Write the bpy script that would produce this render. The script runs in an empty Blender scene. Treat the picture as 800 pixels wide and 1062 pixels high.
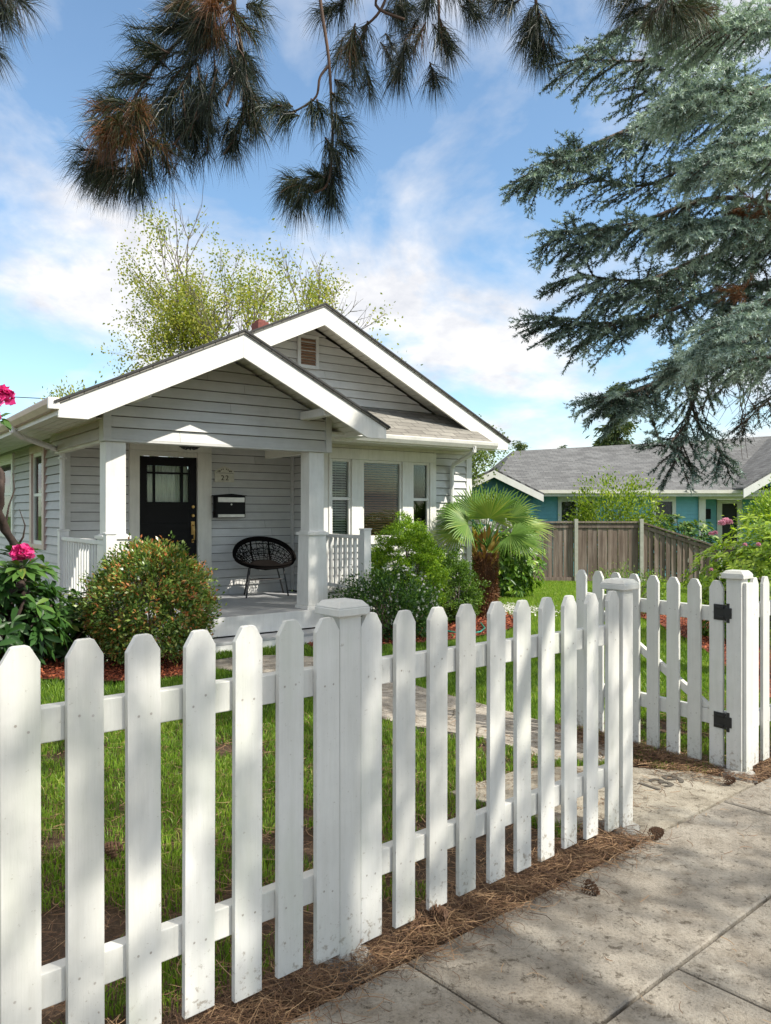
import bpy, math, random
import numpy as np
from mathutils import Vector, Matrix, noise
random.seed(7); rng = np.random.default_rng(7)
S = bpy.context.scene
COL = S.collection
R = math.radians
CAMZ = 1.45
# ------------------------------------------------------------------ frames
HA = R(36.0)
HU = Vector((math.cos(HA), math.sin(HA), 0)); HV = Vector((-math.sin(HA), math.cos(HA), 0))
def H(s, t, z): return HU*s + HV*t + Vector((0, 0, z))
FU = Vector((.7455, .6665, 0)); FN = Vector((.6665, -.7455, 0))
def F(a, n, z): return FU*a + FN*n + Vector((0, 0, z))
def at(px, py, Y): return Vector(((px-400)/800*Y, Y, CAMZ-(py-531)/800*Y))
def W(x, y, z): return Vector((x, y, z))
def g(x, y):
    a = x*.7455 + y*.6665
    return .03 - .02*(max(a, -6)-1) - .016*max(0, min(y, 60)-9)

# ------------------------------------------------------------------ materials
M = {}
def newmat(name):
    m = bpy.data.materials.new(name); m.use_nodes = True
    nt = m.node_tree; b = nt.nodes['Principled BSDF']; M[name] = m
    return m, nt, b
def ramp(nt, fac, stops):
    r = nt.nodes.new('ShaderNodeValToRGB'); el = r.color_ramp.elements
    while len(el) < len(stops): el.new(.5)
    for e, (p, c) in zip(el, stops): e.position = p; e.color = (*c, 1)
    nt.links.new(fac, r.inputs[0]); return r.outputs[0]
def tex(nt, scale, detail=4, rough=.6, vec=None, typ='ShaderNodeTexNoise', stretch=None):
    n = nt.nodes.new(typ); n.inputs['Scale'].default_value = scale
    if typ == 'ShaderNodeTexNoise':
        n.inputs['Detail'].default_value = detail; n.inputs['Roughness'].default_value = rough
    if vec is None:
        tc = nt.nodes.new('ShaderNodeTexCoord'); vec = tc.outputs['Object']
    if stretch:
        mp = nt.nodes.new('ShaderNodeMapping'); mp.inputs['Scale'].default_value = stretch
        nt.links.new(vec, mp.inputs[0]); vec = mp.outputs[0]
    nt.links.new(vec, n.inputs['Vector']); return n
def mix(nt, fac, a, b, mode='MIX'):
    n = nt.nodes.new('ShaderNodeMix'); n.data_type = 'RGBA'; n.blend_type = mode
    for s, v in ((n.inputs[0], fac), (n.inputs[6], a), (n.inputs[7], b)):
        if isinstance(v, (int, float)): s.default_value = v
        elif isinstance(v, tuple): s.default_value = (*v, 1)
        else: nt.links.new(v, s)
    return n.outputs[2]
def bump(nt, b, h, strength=.3, dist=.01):
    n = nt.nodes.new('ShaderNodeBump'); n.inputs['Strength'].default_value = strength; n.inputs['Distance'].default_value = dist
    nt.links.new(h, n.inputs['Height']); nt.links.new(n.outputs[0], b.inputs['Normal'])
def simple(name, c1, c2=None, scale=6, rough=.5, bmp=0, bscale=40, metal=0, stretch=None, spec=.5):
    m, nt, b = newmat(name); c2 = c2 or tuple(x*.8 for x in c1)
    n = tex(nt, scale, stretch=stretch)
    nt.links.new(ramp(nt, n.outputs[0], [(.3, c2), (.7, c1)]), b.inputs['Base Color'])
    b.inputs['Roughness'].default_value = rough; b.inputs['Metallic'].default_value = metal
    b.inputs['Specular IOR Level'].default_value = spec
    if bmp: bump(nt, b, tex(nt, bscale, stretch=stretch).outputs[0], bmp, .004)
    return m
def paint(name, c, dirt, amount=.5, rough=.45, grain=(1, 1, .08)):
    # painted timber: faint brush grain, chips and grime specks
    m, nt, b = newmat(name)
    n1 = tex(nt, 3.5, 5, .65); n2 = tex(nt, 28, 6, .7, stretch=grain); n3 = tex(nt, 75, 3, .8)
    base = ramp(nt, n1.outputs[0], [(.32, tuple(x*.88 for x in c)), (.62, c)])
    gr = ramp(nt, n2.outputs[0], [(.35, (.86, .86, .84)), (.6, (1, 1, 1))])
    c1 = mix(nt, .6, base, gr, 'MULTIPLY')
    sp = ramp(nt, n3.outputs[0], [(.66, (0, 0, 0)), (.74, (amount, amount, amount))])
    c2 = mix(nt, sp, c1, dirt)
    if name == 'fence_paint':
        # soil splash and peeling near the feet of the boards, greenish bloom in patches
        tc = nt.nodes.new('ShaderNodeTexCoord'); sx = nt.nodes.new('ShaderNodeSeparateXYZ'); nt.links.new(tc.outputs['Object'], sx.inputs[0])
        mr = nt.nodes.new('ShaderNodeMapRange'); mr.inputs[1].default_value = .02; mr.inputs[2].default_value = .26; mr.inputs[3].default_value = .13; mr.inputs[4].default_value = -.02; nt.links.new(sx.outputs[2], mr.inputs[0])
        n5 = tex(nt, 45, 5, .75); ad = nt.nodes.new('ShaderNodeMath'); nt.links.new(mr.outputs[0], ad.inputs[0]); nt.links.new(n5.outputs[0], ad.inputs[1])
        c2 = mix(nt, ramp(nt, ad.outputs[0], [(.63, (0, 0, 0)), (.70, (.75, .75, .75))]), c2, (.27, .23, .18))
        n6 = tex(nt, 5, 4, .6, stretch=(1, 1, .35)); c2 = mix(nt, ramp(nt, n6.outputs[0], [(.48, (0, 0, 0)), (.75, (.5, .5, .5))]), c2, (.50, .54, .44))
    at_ = nt.nodes.new('ShaderNodeAttribute'); at_.attribute_name = 'v'
    c2 = mix(nt, 1.0, c2, ramp(nt, at_.outputs['Fac'], [(0, (.90, .895, .88)), (1, (1.04, 1.04, 1.04))]), 'MULTIPLY')
    nt.links.new(c2, b.inputs['Base Color']); b.inputs['Roughness'].default_value = rough
    bump(nt, b, n2.outputs[0], .35, .003)
    return m
paint('fence_paint', (.67, .67, .64), (.30, .27, .22), .7)
paint('white_paint', (.80, .80, .79), (.5, .5, .47), .2)
paint('trim_paint', (.84, .83, .80), (.6, .6, .55), .12)
paint('cream_trim', (.74, .72, .65), (.6, .55, .45), .15)
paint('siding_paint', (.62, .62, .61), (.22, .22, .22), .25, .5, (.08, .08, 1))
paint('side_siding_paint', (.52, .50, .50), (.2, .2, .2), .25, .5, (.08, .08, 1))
paint('blue_siding', (.15, .43, .50), (.06, .25, .3), .2)
paint('teal_siding', (.02, .17, .2), (.02, .12, .14), .2)
simple('deck_paint', (.42, .43, .44), (.36, .37, .38), 3, .5, .15, 30)
simple('black_paint', (.006, .006, .007), (.004, .004, .004), 5, .4, spec=.15)
simple('black_metal', (.012, .012, .013), None, 30, .45, .2)
simple('wicker', (.006, .005, .005), (.010, .008, .007), 60, .8, .3, spec=.05)
simple('silver', (.55, .55, .5), None, 12, .35, metal=.7)
simple('brass', (.5, .33, .12), None, 12, .3, metal=1)
simple('plaque_cream', (.62, .6, .5), (.5, .48, .38), 20, .6, .2)
simple('plaque_dark', (.06, .05, .03), None, 20, .7)
simple('gutter_left', (.62, .46, .42), (.5, .36, .33), 5, .4)
simple('brick_red', (.22, .06, .045), (.12, .035, .03), 30, .8, .5)
simple('louver_brown', (.30, .17, .10), (.2, .11, .07), 20, .6)
simple('blind_brown', (.30, .12, .05), (.2, .08, .03), 12, .5)
simple('blind_pale', (.5, .48, .42), (.42, .4, .35), 12, .5)
simple('curtain', (.62, .62, .56), (.5, .5, .44), 30, .8, .4, 25, stretch=(6, 6, .3))
simple('room_dark', (.03, .03, .03), None, 2, .8)
simple('plastic_white', (.75, .75, .73), None, 10, .4)
simple('hose_green', (.02, .28, .2), None, 10, .4)
simple('footing_concrete', (.38, .37, .34), (.2, .19, .17), 25, .9, .9, 60)
simple('cone_brown', (.17, .09, .05), (.08, .045, .025), 60, .8, .4)
simple('pine_bark', (.13, .075, .05), (.06, .04, .03), 25, .85, .8, 40, stretch=(1, 1, .4))
simple('spruce_bark', (.11, .075, .055), (.05, .04, .032), 30, .85, .8, 40)
simple('grey_bark', (.17, .14, .11), (.08, .065, .05), 30, .85, .8, 40)
simple('rhodo_bark', (.05, .03, .022), (.02, .012, .01), 25, .8, .9, 35)
simple('palm_fibre', (.20, .09, .045), (.07, .03, .018), 40, .95, 1, 60, stretch=(1, 1, .25))
simple('wire_black', (.02, .02, .02), None, 5, .6)
simple('engraving', (.07, .06, .05), (.14, .125, .10), 60, .95)

def shingle(name, c1, c2, ex=.14):
    m, nt, b = newmat(name)
    tc = nt.nodes.new('ShaderNodeUVMap'); tc.uv_map = 'UVMap'
    br = nt.nodes.new('ShaderNodeTexBrick'); nt.links.new(tc.outputs[0], br.inputs['Vector'])
    br.inputs['Scale'].default_value = 1; br.inputs['Brick Width'].default_value = .3; br.inputs['Row Height'].default_value = ex
    br.inputs['Mortar Size'].default_value = .006; br.inputs['Color1'].default_value = (*c1, 1); br.inputs['Color2'].default_value = (*c2, 1)
    br.inputs['Mortar'].default_value = (c2[0]*.35, c2[1]*.35, c2[2]*.35, 1)
    n = tex(nt, 1.6, 6, .7); n2 = tex(nt, 120, 2)
    c = mix(nt, .7, br.outputs[0], ramp(nt, n.outputs[0], [(.3, (.62, .6, .58)), (.7, (1.1, 1.08, 1.05))]), 'MULTIPLY')
    c = mix(nt, .6, c, ramp(nt, n2.outputs[0], [(.3, (.6, .6, .6)), (.7, (1.2, 1.2, 1.2))]), 'MULTIPLY')
    nt.links.new(c, b.inputs['Base Color']); b.inputs['Roughness'].default_value = .92
    bump(nt, b, br.outputs['Fac'], .6, -.01)
shingle('roof_shingle', (.31, .30, .27), (.22, .21, .19))
shingle('neighbour_shingle', (.185, .195, .205), (.115, .12, .128), .16)
simple('roof_edge', (.05, .05, .05), None, 20, .9)

def glass(name, tint=(.95, 1, .97), dark=.0):
    m = bpy.data.materials.new(name); m.use_nodes = True; nt = m.node_tree; nt.nodes.clear(); M[name] = m
    o = nt.nodes.new('ShaderNodeOutputMaterial'); mx = nt.nodes.new('ShaderNodeMixShader')
    tr = nt.nodes.new('ShaderNodeBsdfTransparent'); tr.inputs[0].default_value = (*tint, 1)
    gl = nt.nodes.new('ShaderNodeBsdfGlossy'); gl.inputs['Roughness'].default_value = .02
    lw = nt.nodes.new('ShaderNodeFresnel'); lw.inputs[0].default_value = 1.33
    tc = nt.nodes.new('ShaderNodeTexCoord'); n = nt.nodes.new('ShaderNodeTexNoise'); n.inputs['Scale'].default_value = 3
    bp = nt.nodes.new('ShaderNodeBump'); bp.inputs['Strength'].default_value = .015; bp.inputs['Distance'].default_value = .02
    L = nt.links.new
    L(tc.outputs['Object'], n.inputs[0]); L(n.outputs[0], bp.inputs['Height']); L(bp.outputs[0], gl.inputs['Normal'])
    L(lw.outputs[0], mx.inputs[0]); L(tr.outputs[0], mx.inputs[1]); L(gl.outputs[0], mx.inputs[2]); L(mx.outputs[0], o.inputs[0])
glass('window_glass')

def leafmat(name, stops, rough=.5, trans=.3, tcol=None, spec=.4):
    m, nt, b = newmat(name)
    at_ = nt.nodes.new('ShaderNodeAttribute'); at_.attribute_name = 'v'
    c = ramp(nt, at_.outputs['Fac'], stops)
    nt.links.new(c, b.inputs['Base Color']); b.inputs['Roughness'].default_value = rough; b.inputs['Specular IOR Level'].default_value = spec
    tl = nt.nodes.new('ShaderNodeBsdfTranslucent')
    nt.links.new(mix(nt, 1.0, c, tcol or (1.25, 1.3, .6), 'MULTIPLY'), tl.inputs[0])
    mx = nt.nodes.new('ShaderNodeMixShader'); mx.inputs[0].default_value = trans
    out = nt.nodes['Material Output']
    nt.links.new(b.outputs[0], mx.inputs[1]); nt.links.new(tl.outputs[0], mx.inputs[2]); nt.links.new(mx.outputs[0], out.inputs[0])
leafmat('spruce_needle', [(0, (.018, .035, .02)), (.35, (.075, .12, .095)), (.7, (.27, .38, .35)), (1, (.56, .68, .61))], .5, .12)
leafmat('pine_needle', [(0, (.010, .018, .012)), (.45, (.028, .045, .022)), (.68, (.06, .085, .035)), (.8, (.09, .09, .035)), (.9, (.15, .07, .03)), (1, (.20, .085, .035))], .4, .15)
leafmat('brown_needle', [(0, (.10, .045, .02)), (.5, (.20, .09, .035)), (1, (.33, .17, .07))], .6, .15, (1, .8, .5))
leafmat('litter', [(0, (.06, .03, .018)), (.4, (.14, .075, .04)), (.75, (.25, .145, .075)), (1, (.40, .27, .15))], .75, .0)
leafmat('mulch_chip', [(0, (.09, .022, .012)), (.5, (.25, .055, .022)), (1, (.42, .13, .055))], .8, .0)
leafmat('grass', [(0, (.045, .10, .012)), (.4, (.13, .24, .025)), (.8, (.28, .42, .045)), (1, (.44, .45, .14))], .45, .35)
leafmat('bush_red_green', [(0, (.04, .085, .02)), (.4, (.12, .21, .04)), (.7, (.30, .38, .09)), (.8, (.42, .24, .08)), (1, (.52, .17, .06))], .3, .3)
leafmat('cypress_leaf', [(0, (.03, .085, .01)), (.5, (.15, .29, .02)), (1, (.36, .52, .035))], .5, .35)
leafmat('azalea_leaf', [(0, (.015, .045, .012)), (.6, (.05, .12, .025)), (1, (.14, .27, .04))], .35, .3)
leafmat('dark_conifer_leaf', [(0, (.02, .06, .01)), (.5, (.075, .16, .02)), (1, (.2, .33, .04))], .5, .3)
leafmat('rhodo_dark_leaf', [(0, (.015, .045, .012)), (.6, (.045, .12, .025)), (.9, (.10, .20, .04)), (1, (.24, .3, .06))], .42, .25, spec=.35)
leafmat('rhodo_bright_leaf', [(0, (.04, .11, .015)), (.5, (.17, .3, .03)), (1, (.42, .56, .07))], .35, .35)
leafmat('birch_leaf', [(0, (.11, .16, .02)), (.5, (.27, .31, .045)), (1, (.48, .43, .11))], .5, .45)
leafmat('maple_leaf', [(0, (.06, .11, .02)), (.5, (.14, .2, .04)), (1, (.26, .32, .08))], .5, .4)
leafmat('shrub_leaf', [(0, (.05, .11, .01)), (.5, (.17, .27, .02)), (1, (.38, .46, .05))], .5, .4)
leafmat('far_conifer', [(0, (.02, .045, .02)), (.5, (.07, .11, .035)), (1, (.2, .22, .06))], .6, .2)
leafmat('palm_leaf', [(0, (.05, .12, .02)), (.5, (.14, .26, .045)), (1, (.36, .42, .11))], .42, .3)
leafmat('palm_boot', [(0, (.25, .12, .03)), (.5, (.42, .25, .06)), (1, (.5, .4, .12))], .7, .2)
leafmat('pink_petal', [(0, (.42, .01, .12)), (.5, (.75, .03, .24)), (1, (.85, .14, .40))], .5, .3, (1, 1, 1))
leafmat('pale_pink_petal', [(0, (.75, .32, .45)), (1, (.88, .55, .65))], .5, .3, (1, 1, 1))
leafmat('white_petal', [(0, (.6, .6, .56)), (1, (.88, .88, .84))], .5, .3, (1, 1, 1))
leafmat('hyacinth_petal', [(0, (.18, .16, .3)), (1, (.5, .5, .62))], .5, .3, (1, 1, 1))

# ground materials
def ground_mat():
    m, nt, b = newmat('lawn_soil')
    n1 = tex(nt, 2.2, 6, .7); n2 = tex(nt, 40, 5, .8); n3 = tex(nt, .35, 3)
    soil = ramp(nt, n2.outputs[0], [(.3, (.03, .018, .01)), (.55, (.08, .048, .026)), (.75, (.17, .11, .06))])
    gr = ramp(nt, n2.outputs[0], [(.3, (.03, .07, .01)), (.6, (.09, .17, .02)), (.8, (.15, .22, .04))])
    tc = nt.nodes.new('ShaderNodeNewGeometry'); sx = nt.nodes.new('ShaderNodeSeparateXYZ'); nt.links.new(tc.outputs['Position'], sx.inputs[0])
    mr = nt.nodes.new('ShaderNodeMapRange'); mr.inputs[1].default_value = 4.5; mr.inputs[2].default_value = 8.5; mr.inputs[3].default_value = -.35; mr.inputs[4].default_value = .5
    nt.links.new(sx.outputs['Y'], mr.inputs[0])
    ad = nt.nodes.new('ShaderNodeMath'); nt.links.new(mr.outputs[0], ad.inputs[0]); nt.links.new(n1.outputs[0], ad.inputs[1])
    f = ramp(nt, ad.outputs[0], [(.42, (0, 0, 0)), (.6, (1, 1, 1))])
    nt.links.new(mix(nt, f, soil, gr), b.inputs['Base Color']); b.inputs['Roughness'].default_value = .95
    bump(nt, b, n2.outputs[0], .8, .02)
ground_mat()
def concrete(name, base, dark, light, cracks=False):
    m, nt, b = newmat(name)
    n1 = tex(nt, 1.7, 7, .68); n2 = tex(nt, 9, 6, .75); n3 = tex(nt, 95, 3, .8); n4 = tex(nt, 24, 5, .8)
    c = ramp(nt, n1.outputs[0], [(.3, dark), (.5, base), (.68, light)])
    c = mix(nt, .75, c, ramp(nt, n2.outputs[0], [(.36, (.6, .57, .53)), (.52, (1, 1, 1))]), 'MULTIPLY')
    c = mix(nt, .8, c, ramp(nt, n4.outputs[0], [(.37, (.25, .22, .18)), (.44, (1, 1, 1))]), 'MULTIPLY')
    c = mix(nt, .8, c, ramp(nt, n3.outputs[0], [(.3, (.5, .5, .5)), (.5, (1, 1, 1)), (.72, (1, 1, 1)), (.8, (1.7, 1.7, 1.65))]), 'MULTIPLY')
    h = n3.outputs[0]
    if cracks:
        vo = nt.nodes.new('ShaderNodeTexVoronoi'); vo.feature = 'DISTANCE_TO_EDGE'; vo.inputs['Scale'].default_value = 3.1
        tc = nt.nodes.new('ShaderNodeTexCoord'); nz = nt.nodes.new('ShaderNodeTexNoise'); nz.inputs['Scale'].default_value = 5
        nt.links.new(tc.outputs['Object'], nz.inputs[0])
        nt.links.new(mix(nt, .12, tc.outputs['Object'], nz.outputs['Color']), vo.inputs['Vector'])
        cr = ramp(nt, vo.outputs[0], [(.006, (.3, .27, .2)), (.018, (1, 1, 1))])
        c = mix(nt, .85, c, cr, 'MULTIPLY')
        ad = nt.nodes.new('ShaderNodeMath'); ad.operation = 'MULTIPLY'; nt.links.new(cr, ad.inputs[0]); nt.links.new(n3.outputs[0], ad.inputs[1]); h = ad.outputs[0]
    nt.links.new(c, b.inputs['Base Color']); b.inputs['Roughness'].default_value = .9
    bump(nt, b, h, .9, .008)
concrete('sidewalk_concrete', (.31, .28, .235), (.215, .192, .158), (.42, .39, .335))
concrete('apron_concrete', (.36, .325, .26), (.22, .195, .155), (.50, .46, .38))
concrete('flagstone', (.40, .365, .31), (.25, .225, .19), (.52, .475, .41), True)
simple('mulch_base', (.2, .045, .02), (.07, .02, .01), 45, .95, 1, 70)
def cedar():
    m, nt, b = newmat('weathered_cedar')
    n1 = tex(nt, 12, 6, .7, stretch=(1.2, 1.2, .08)); n2 = tex(nt, 1.3, 3)
    c = ramp(nt, n1.outputs[0], [(.3, (.10, .075, .06)), (.5, (.20, .165, .14)), (.7, (.32, .28, .25))])
    c = mix(nt, .5, c, ramp(nt, n2.outputs[0], [(.35, (.75, .62, .55)), (.65, (1.1, 1.1, 1.1))]), 'MULTIPLY')
    at_ = nt.nodes.new('ShaderNodeAttribute'); at_.attribute_name = 'v'
    c = mix(nt, .8, c, ramp(nt, at_.outputs['Fac'], [(0, (.6, .55, .52)), (1, (1.15, 1.1, 1.08))]), 'MULTIPLY')
    nt.links.new(c, b.inputs['Base Color']); b.inputs['Roughness'].default_value = .9
    bump(nt, b, n1.outputs[0], .6, .006)
cedar()

# ------------------------------------------------------------------ mesh helpers
INV = {}
def put(o, parent, mat, smooth=False):
    COL.objects.link(o)
    if mat: o.data.materials.append(M[mat])
    if parent is not None:
        o.parent = parent
        root = parent
        while root.parent: root = root.parent
        o.data.transform(INV[root.name])
    if smooth:
        o.data.polygons.foreach_set('use_smooth', [True]*len(o.data.polygons))
    return o
class MB:
    def __init__(self, fr=W): self.v = []; self.f = []; self.a = []; self.fr = fr; self.uv = None
    def add(self, pts, faces, val=.5):
        k = len(self.v)
        for p in pts:
            self.v.append(self.fr(*p)); self.a.append(val)
        for f in faces: self.f.append([i+k for i in f])
    def raw(self, pts, faces, val=.5):
        k = len(self.v); self.v += [Vector(p) for p in pts]; self.a += [val]*len(pts)
        for f in faces: self.f.append([i+k for i in f])
    def box(self, x0, x1, y0, y1, z0, z1, val=.5):
        self.add([(x, y, z) for z in (z0, z1) for y in (y0, y1) for x in (x0, x1)],
                 [(0, 2, 3, 1), (4, 5, 7, 6), (0, 1, 5, 4), (2, 6, 7, 3), (0, 4, 6, 2), (1, 3, 7, 5)], val); return self
    def prism(self, poly, a, b, axis=1, val=.5):
        # poly: 2-D outline; extruded from a to b along the axis (0: x, 1: y, 2: z)
        def P(u, w, c): return (c, u, w) if axis == 0 else ((u, c, w) if axis == 1 else (u, w, c))
        n = len(poly)
        self.add([P(u, w, a) for u, w in poly]+[P(u, w, b) for u, w in poly],
                 [list(range(n))[::-1], list(range(n, 2*n))]+[(i, (i+1) % n, n+(i+1) % n, n+i) for i in range(n)], val); return self
    def tube(self, pts, r, n=6, val=.5, cap=True, frame=False):
        P = [self.fr(*p) if frame else Vector(p) for p in pts]
        rs = r if isinstance(r, (list, tuple)) else [r]*len(P)
        k = len(self.v); up = Vector((.13, .21, 1))
        d0 = (P[-1]-P[0]).normalized()
        if abs(d0.dot(up.normalized())) > .9: up = Vector((1, .2, .1))
        for i, p in enumerate(P):
            d = (P[min(i+1, len(P)-1)]-P[max(i-1, 0)])
            d = d.normalized() if d.length > 1e-9 else d0
            x = d.cross(up)
            x = x.normalized() if x.length > 1e-6 else Vector((1, 0, 0))
            y = x.cross(d)
            for j in range(n):
                an = 2*math.pi*j/n
                self.v.append(p+(x*math.cos(an)+y*math.sin(an))*rs[i]); self.a.append(val)
        for i in range(len(P)-1):
            for j in range(n):
                self.f.append([k+i*n+j, k+i*n+(j+1) % n, k+(i+1)*n+(j+1) % n, k+(i+1)*n+j])
        if cap and n > 2:
            self.f.append([k+j for j in range(n)][::-1]); self.f.append([k+(len(P)-1)*n+j for j in range(n)])
        return self
    def build(self, name, mat, parent=None, smooth=False, bevel=0, uvfn=None):
        me = bpy.data.meshes.new(name); me.from_pydata([tuple(p) for p in self.v], [], self.f)
        at_ = me.attributes.new('v', 'FLOAT', 'POINT'); at_.data.foreach_set('value', self.a)
        if uvfn:
            uv = me.uv_layers.new(name='UVMap')
            for l in me.loops: uv.data[l.index].uv = uvfn(self.v[l.vertex_index])
        o = bpy.data.objects.new(name, me); put(o, parent, mat, smooth)
        if bevel:
            b = o.modifiers.new('bevel', 'BEVEL'); b.width = bevel; b.segments = 2; b.limit_method = 'ANGLE'
        return o
def npmesh(name, V, Fc, mat, parent=None, vals=None, nper=3, smooth=False):
    V = np.asarray(V, dtype=np.float32).reshape(-1, 3); Fc = np.asarray(Fc, dtype=np.int32).reshape(-1, nper)
    me = bpy.data.meshes.new(name); me.vertices.add(len(V)); me.vertices.foreach_set('co', V.ravel())
    me.loops.add(Fc.size); me.loops.foreach_set('vertex_index', Fc.ravel())
    me.polygons.add(len(Fc)); me.polygons.foreach_set('loop_start', np.arange(len(Fc), dtype=np.int32)*nper)
    me.update(calc_edges=True)
    if vals is not None:
        at_ = me.attributes.new('v', 'FLOAT', 'POINT'); at_.data.foreach_set('value', np.asarray(vals, dtype=np.float32))
    o = bpy.data.objects.new(name, me); put(o, parent, mat, smooth); return o
def tag(o, label=None, cat=None, group=None, kind=None):
    if label: o['label'] = label
    if cat: o['category'] = cat
    if group: o['group'] = group
    if kind: o['kind'] = kind
    return o
def thing(name, loc, label, cat, group=None, rz=0):
    o = bpy.data.objects.new(name, None); COL.objects.link(o); o.location = loc; o.rotation_euler = (0, 0, rz)
    o.empty_display_size = .2
    INV[o.name] = (Matrix.Translation(Vector(loc)) @ Matrix.Rotation(rz, 4, 'Z')).inverted()
    return tag(o, label, cat, group)
def unit(a): return a/np.maximum(np.linalg.norm(a, axis=-1, keepdims=True), 1e-9)
def rdir(n): return unit(rng.normal(size=(n, 3)))

# ------------------------------------------------------------------ foliage builders (return arrays)
def leafq(P, D, N, L, Wd, fold=.25, droop=0.):
    """folded kite leaves: base, left, tip, right"""
    n = len(P); D = unit(D); Sd = unit(np.cross(D, N)); N = unit(np.cross(Sd, D))
    L = np.broadcast_to(L, n)[:, None]; Wd = np.broadcast_to(Wd, n)[:, None]
    mid = P+D*L*.5
    l = mid+Sd*Wd*.5+N*Wd*fold; r = mid-Sd*Wd*.5+N*Wd*fold
    tip = P+D*L-np.array([0, 0, 1])*L*droop
    V = np.stack([P, l, tip, r], 1).reshape(-1, 3)
    return V, np.arange(4*n).reshape(-1, 4)
def leafs(name, mat, parent, P, D, N, L, Wd, vals, fold=.25, droop=0.):
    V, Fc = leafq(P, D, N, L, Wd, fold, droop)
    return npmesh(name, V, Fc, mat, parent, np.repeat(vals, 4), 4)
def biglobe(P, D, N, L, Wd, droop=.2):
    """longer lance-shaped leaf with 6 points, bent down"""
    n = len(P); D = unit(D); Sd = unit(np.cross(D, N)); N = unit(np.cross(Sd, D))
    L = np.broadcast_to(L, n)[:, None]; Wd = np.broadcast_to(Wd, n)[:, None]; z = np.array([0, 0, 1.])
    a = P+D*L*.35-z*L*droop*.1; b = P+D*L*.72-z*L*droop*.45; t = P+D*L-z*L*droop
    V = np.stack([P, a+Sd*Wd*.42+N*Wd*.14, b+Sd*Wd*.5+N*Wd*.12, t, b-Sd*Wd*.5+N*Wd*.12, a-Sd*Wd*.42+N*Wd*.14, a, b], 1).reshape(-1, 3)
    k = (np.arange(n)*8)[:, None]
    q = np.concatenate([k+np.array([[0, 1, 6, 6]]), k+np.array([[1, 2, 7, 6]]), k+np.array([[2, 3, 7, 7]]),
                        k+np.array([[0, 6, 5, 5]]), k+np.array([[6, 7, 4, 5]]), k+np.array([[7, 3, 4, 4]])])
    tri = np.concatenate([q[:, [0, 1, 2]], q[:, [0, 2, 3]]]); tri = tri[(tri[:, 1] != tri[:, 2]) & (tri[:, 0] != tri[:, 2])]
    return V, tri
def needles(A, D, Ls, cnt, nl, nw, ang=(.6, 1.1), val=(0, 1), vjit=.15, up=0.):
    """bottle-brush shoots: A base, D axis, Ls length, cnt needles per shoot; one thin triangle per needle"""
    m = len(A); D = unit(D)
    A2 = np.repeat(A, cnt, 0); D2 = np.repeat(D, cnt, 0); L2 = np.repeat(np.broadcast_to(Ls, m), cnt)
    n = len(A2); t = rng.random(n)
    rr = rdir(n); rr[:, 2] += up; Pp = unit(rr-D2*np.sum(rr*D2, 1, keepdims=True))
    al = rng.uniform(ang[0], ang[1], n)[:, None]
    nd = D2*np.cos(al)+Pp*np.sin(al)
    B = A2+D2*(t*L2)[:, None]; ln = (nl*rng.uniform(.7, 1.15, n))[:, None]
    sd = unit(np.cross(nd, rdir(n)))*nw*.5
    V = np.stack([B-sd, B+sd, B+nd*ln], 1).reshape(-1, 3)
    vv = np.repeat(rng.uniform(val[0], val[1], m) if not isinstance(val, np.ndarray) else val, cnt)+rng.normal(0, vjit, n)
    return V, np.repeat(np.clip(vv, 0, 1), 3)
def shell(n, c, r, inner=.55, bumps=3.1, amp=.14, zmin=-.75, seed=0):
    """points spread through the outer volume of an uneven ellipsoid"""
    d = rdir(int(n*1.6)); d = d[d[:, 2] > zmin][:n]
    rad = rng.uniform(inner**2, 1, len(d))**.5
    nz = np.array([noise.noise(Vector((x*bumps+seed, y*bumps, z*bumps))) for x, y, z in d])
    rad = rad*(1+amp*2*nz)
    return np.array(c)+d*rad[:, None]*np.array(r), d, rad

# ------------------------------------------------------------------ camera, world, sun
cam = bpy.data.cameras.new('camera'); co = bpy.data.objects.new('camera', cam); COL.objects.link(co)
co.location = (0, 0, CAMZ); co.rotation_euler = (R(90), 0, 0)
cam.sensor_fit = 'HORIZONTAL'; cam.sensor_width = 24; cam.lens = 24; cam.clip_start = .05; cam.clip_end = 3000
S.camera = co
S.view_settings.view_transform = 'Standard'; S.view_settings.look = 'None'; S.view_settings.gamma = 1; S.view_settings.exposure = .95
SUN = Vector((.66, -.30, .70)).normalized()
el = math.asin(SUN.z); az = math.atan2(SUN.x, SUN.y)
wd = bpy.data.worlds.new('World'); S.world = wd; wd.use_nodes = True; nt = wd.node_tree
bg = nt.nodes['Background']; sky = nt.nodes.new('ShaderNodeTexSky'); sky.sky_type = 'NISHITA'; sky.sun_disc = False
sky.sun_elevation = el; sky.sun_rotation = az; sky.air_density = 1.0; sky.dust_density = .6; sky.ozone_density = .75
tc = nt.nodes.new('ShaderNodeTexCoord'); sx = nt.nodes.new('ShaderNodeSeparateXYZ'); nt.links.new(tc.outputs['Generated'], sx.inputs[0])
zz = nt.nodes.new('ShaderNodeMath'); zz.operation = 'MAXIMUM'; zz.inputs[1].default_value = .0; nt.links.new(sx.outputs[2], zz.inputs[0])
zp = nt.nodes.new('ShaderNodeMath'); zp.operation = 'ADD'; zp.inputs[1].default_value = .28; nt.links.new(zz.outputs[0], zp.inputs[0])
vd = nt.nodes.new('ShaderNodeVectorMath'); vd.operation = 'DIVIDE'; nt.links.new(tc.outputs['Generated'], vd.inputs[0])
cb = nt.nodes.new('ShaderNodeCombineXYZ')
for i in range(3): nt.links.new(zp.outputs[0], cb.inputs[i])
nt.links.new(cb.outputs[0], vd.inputs[1])
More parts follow.
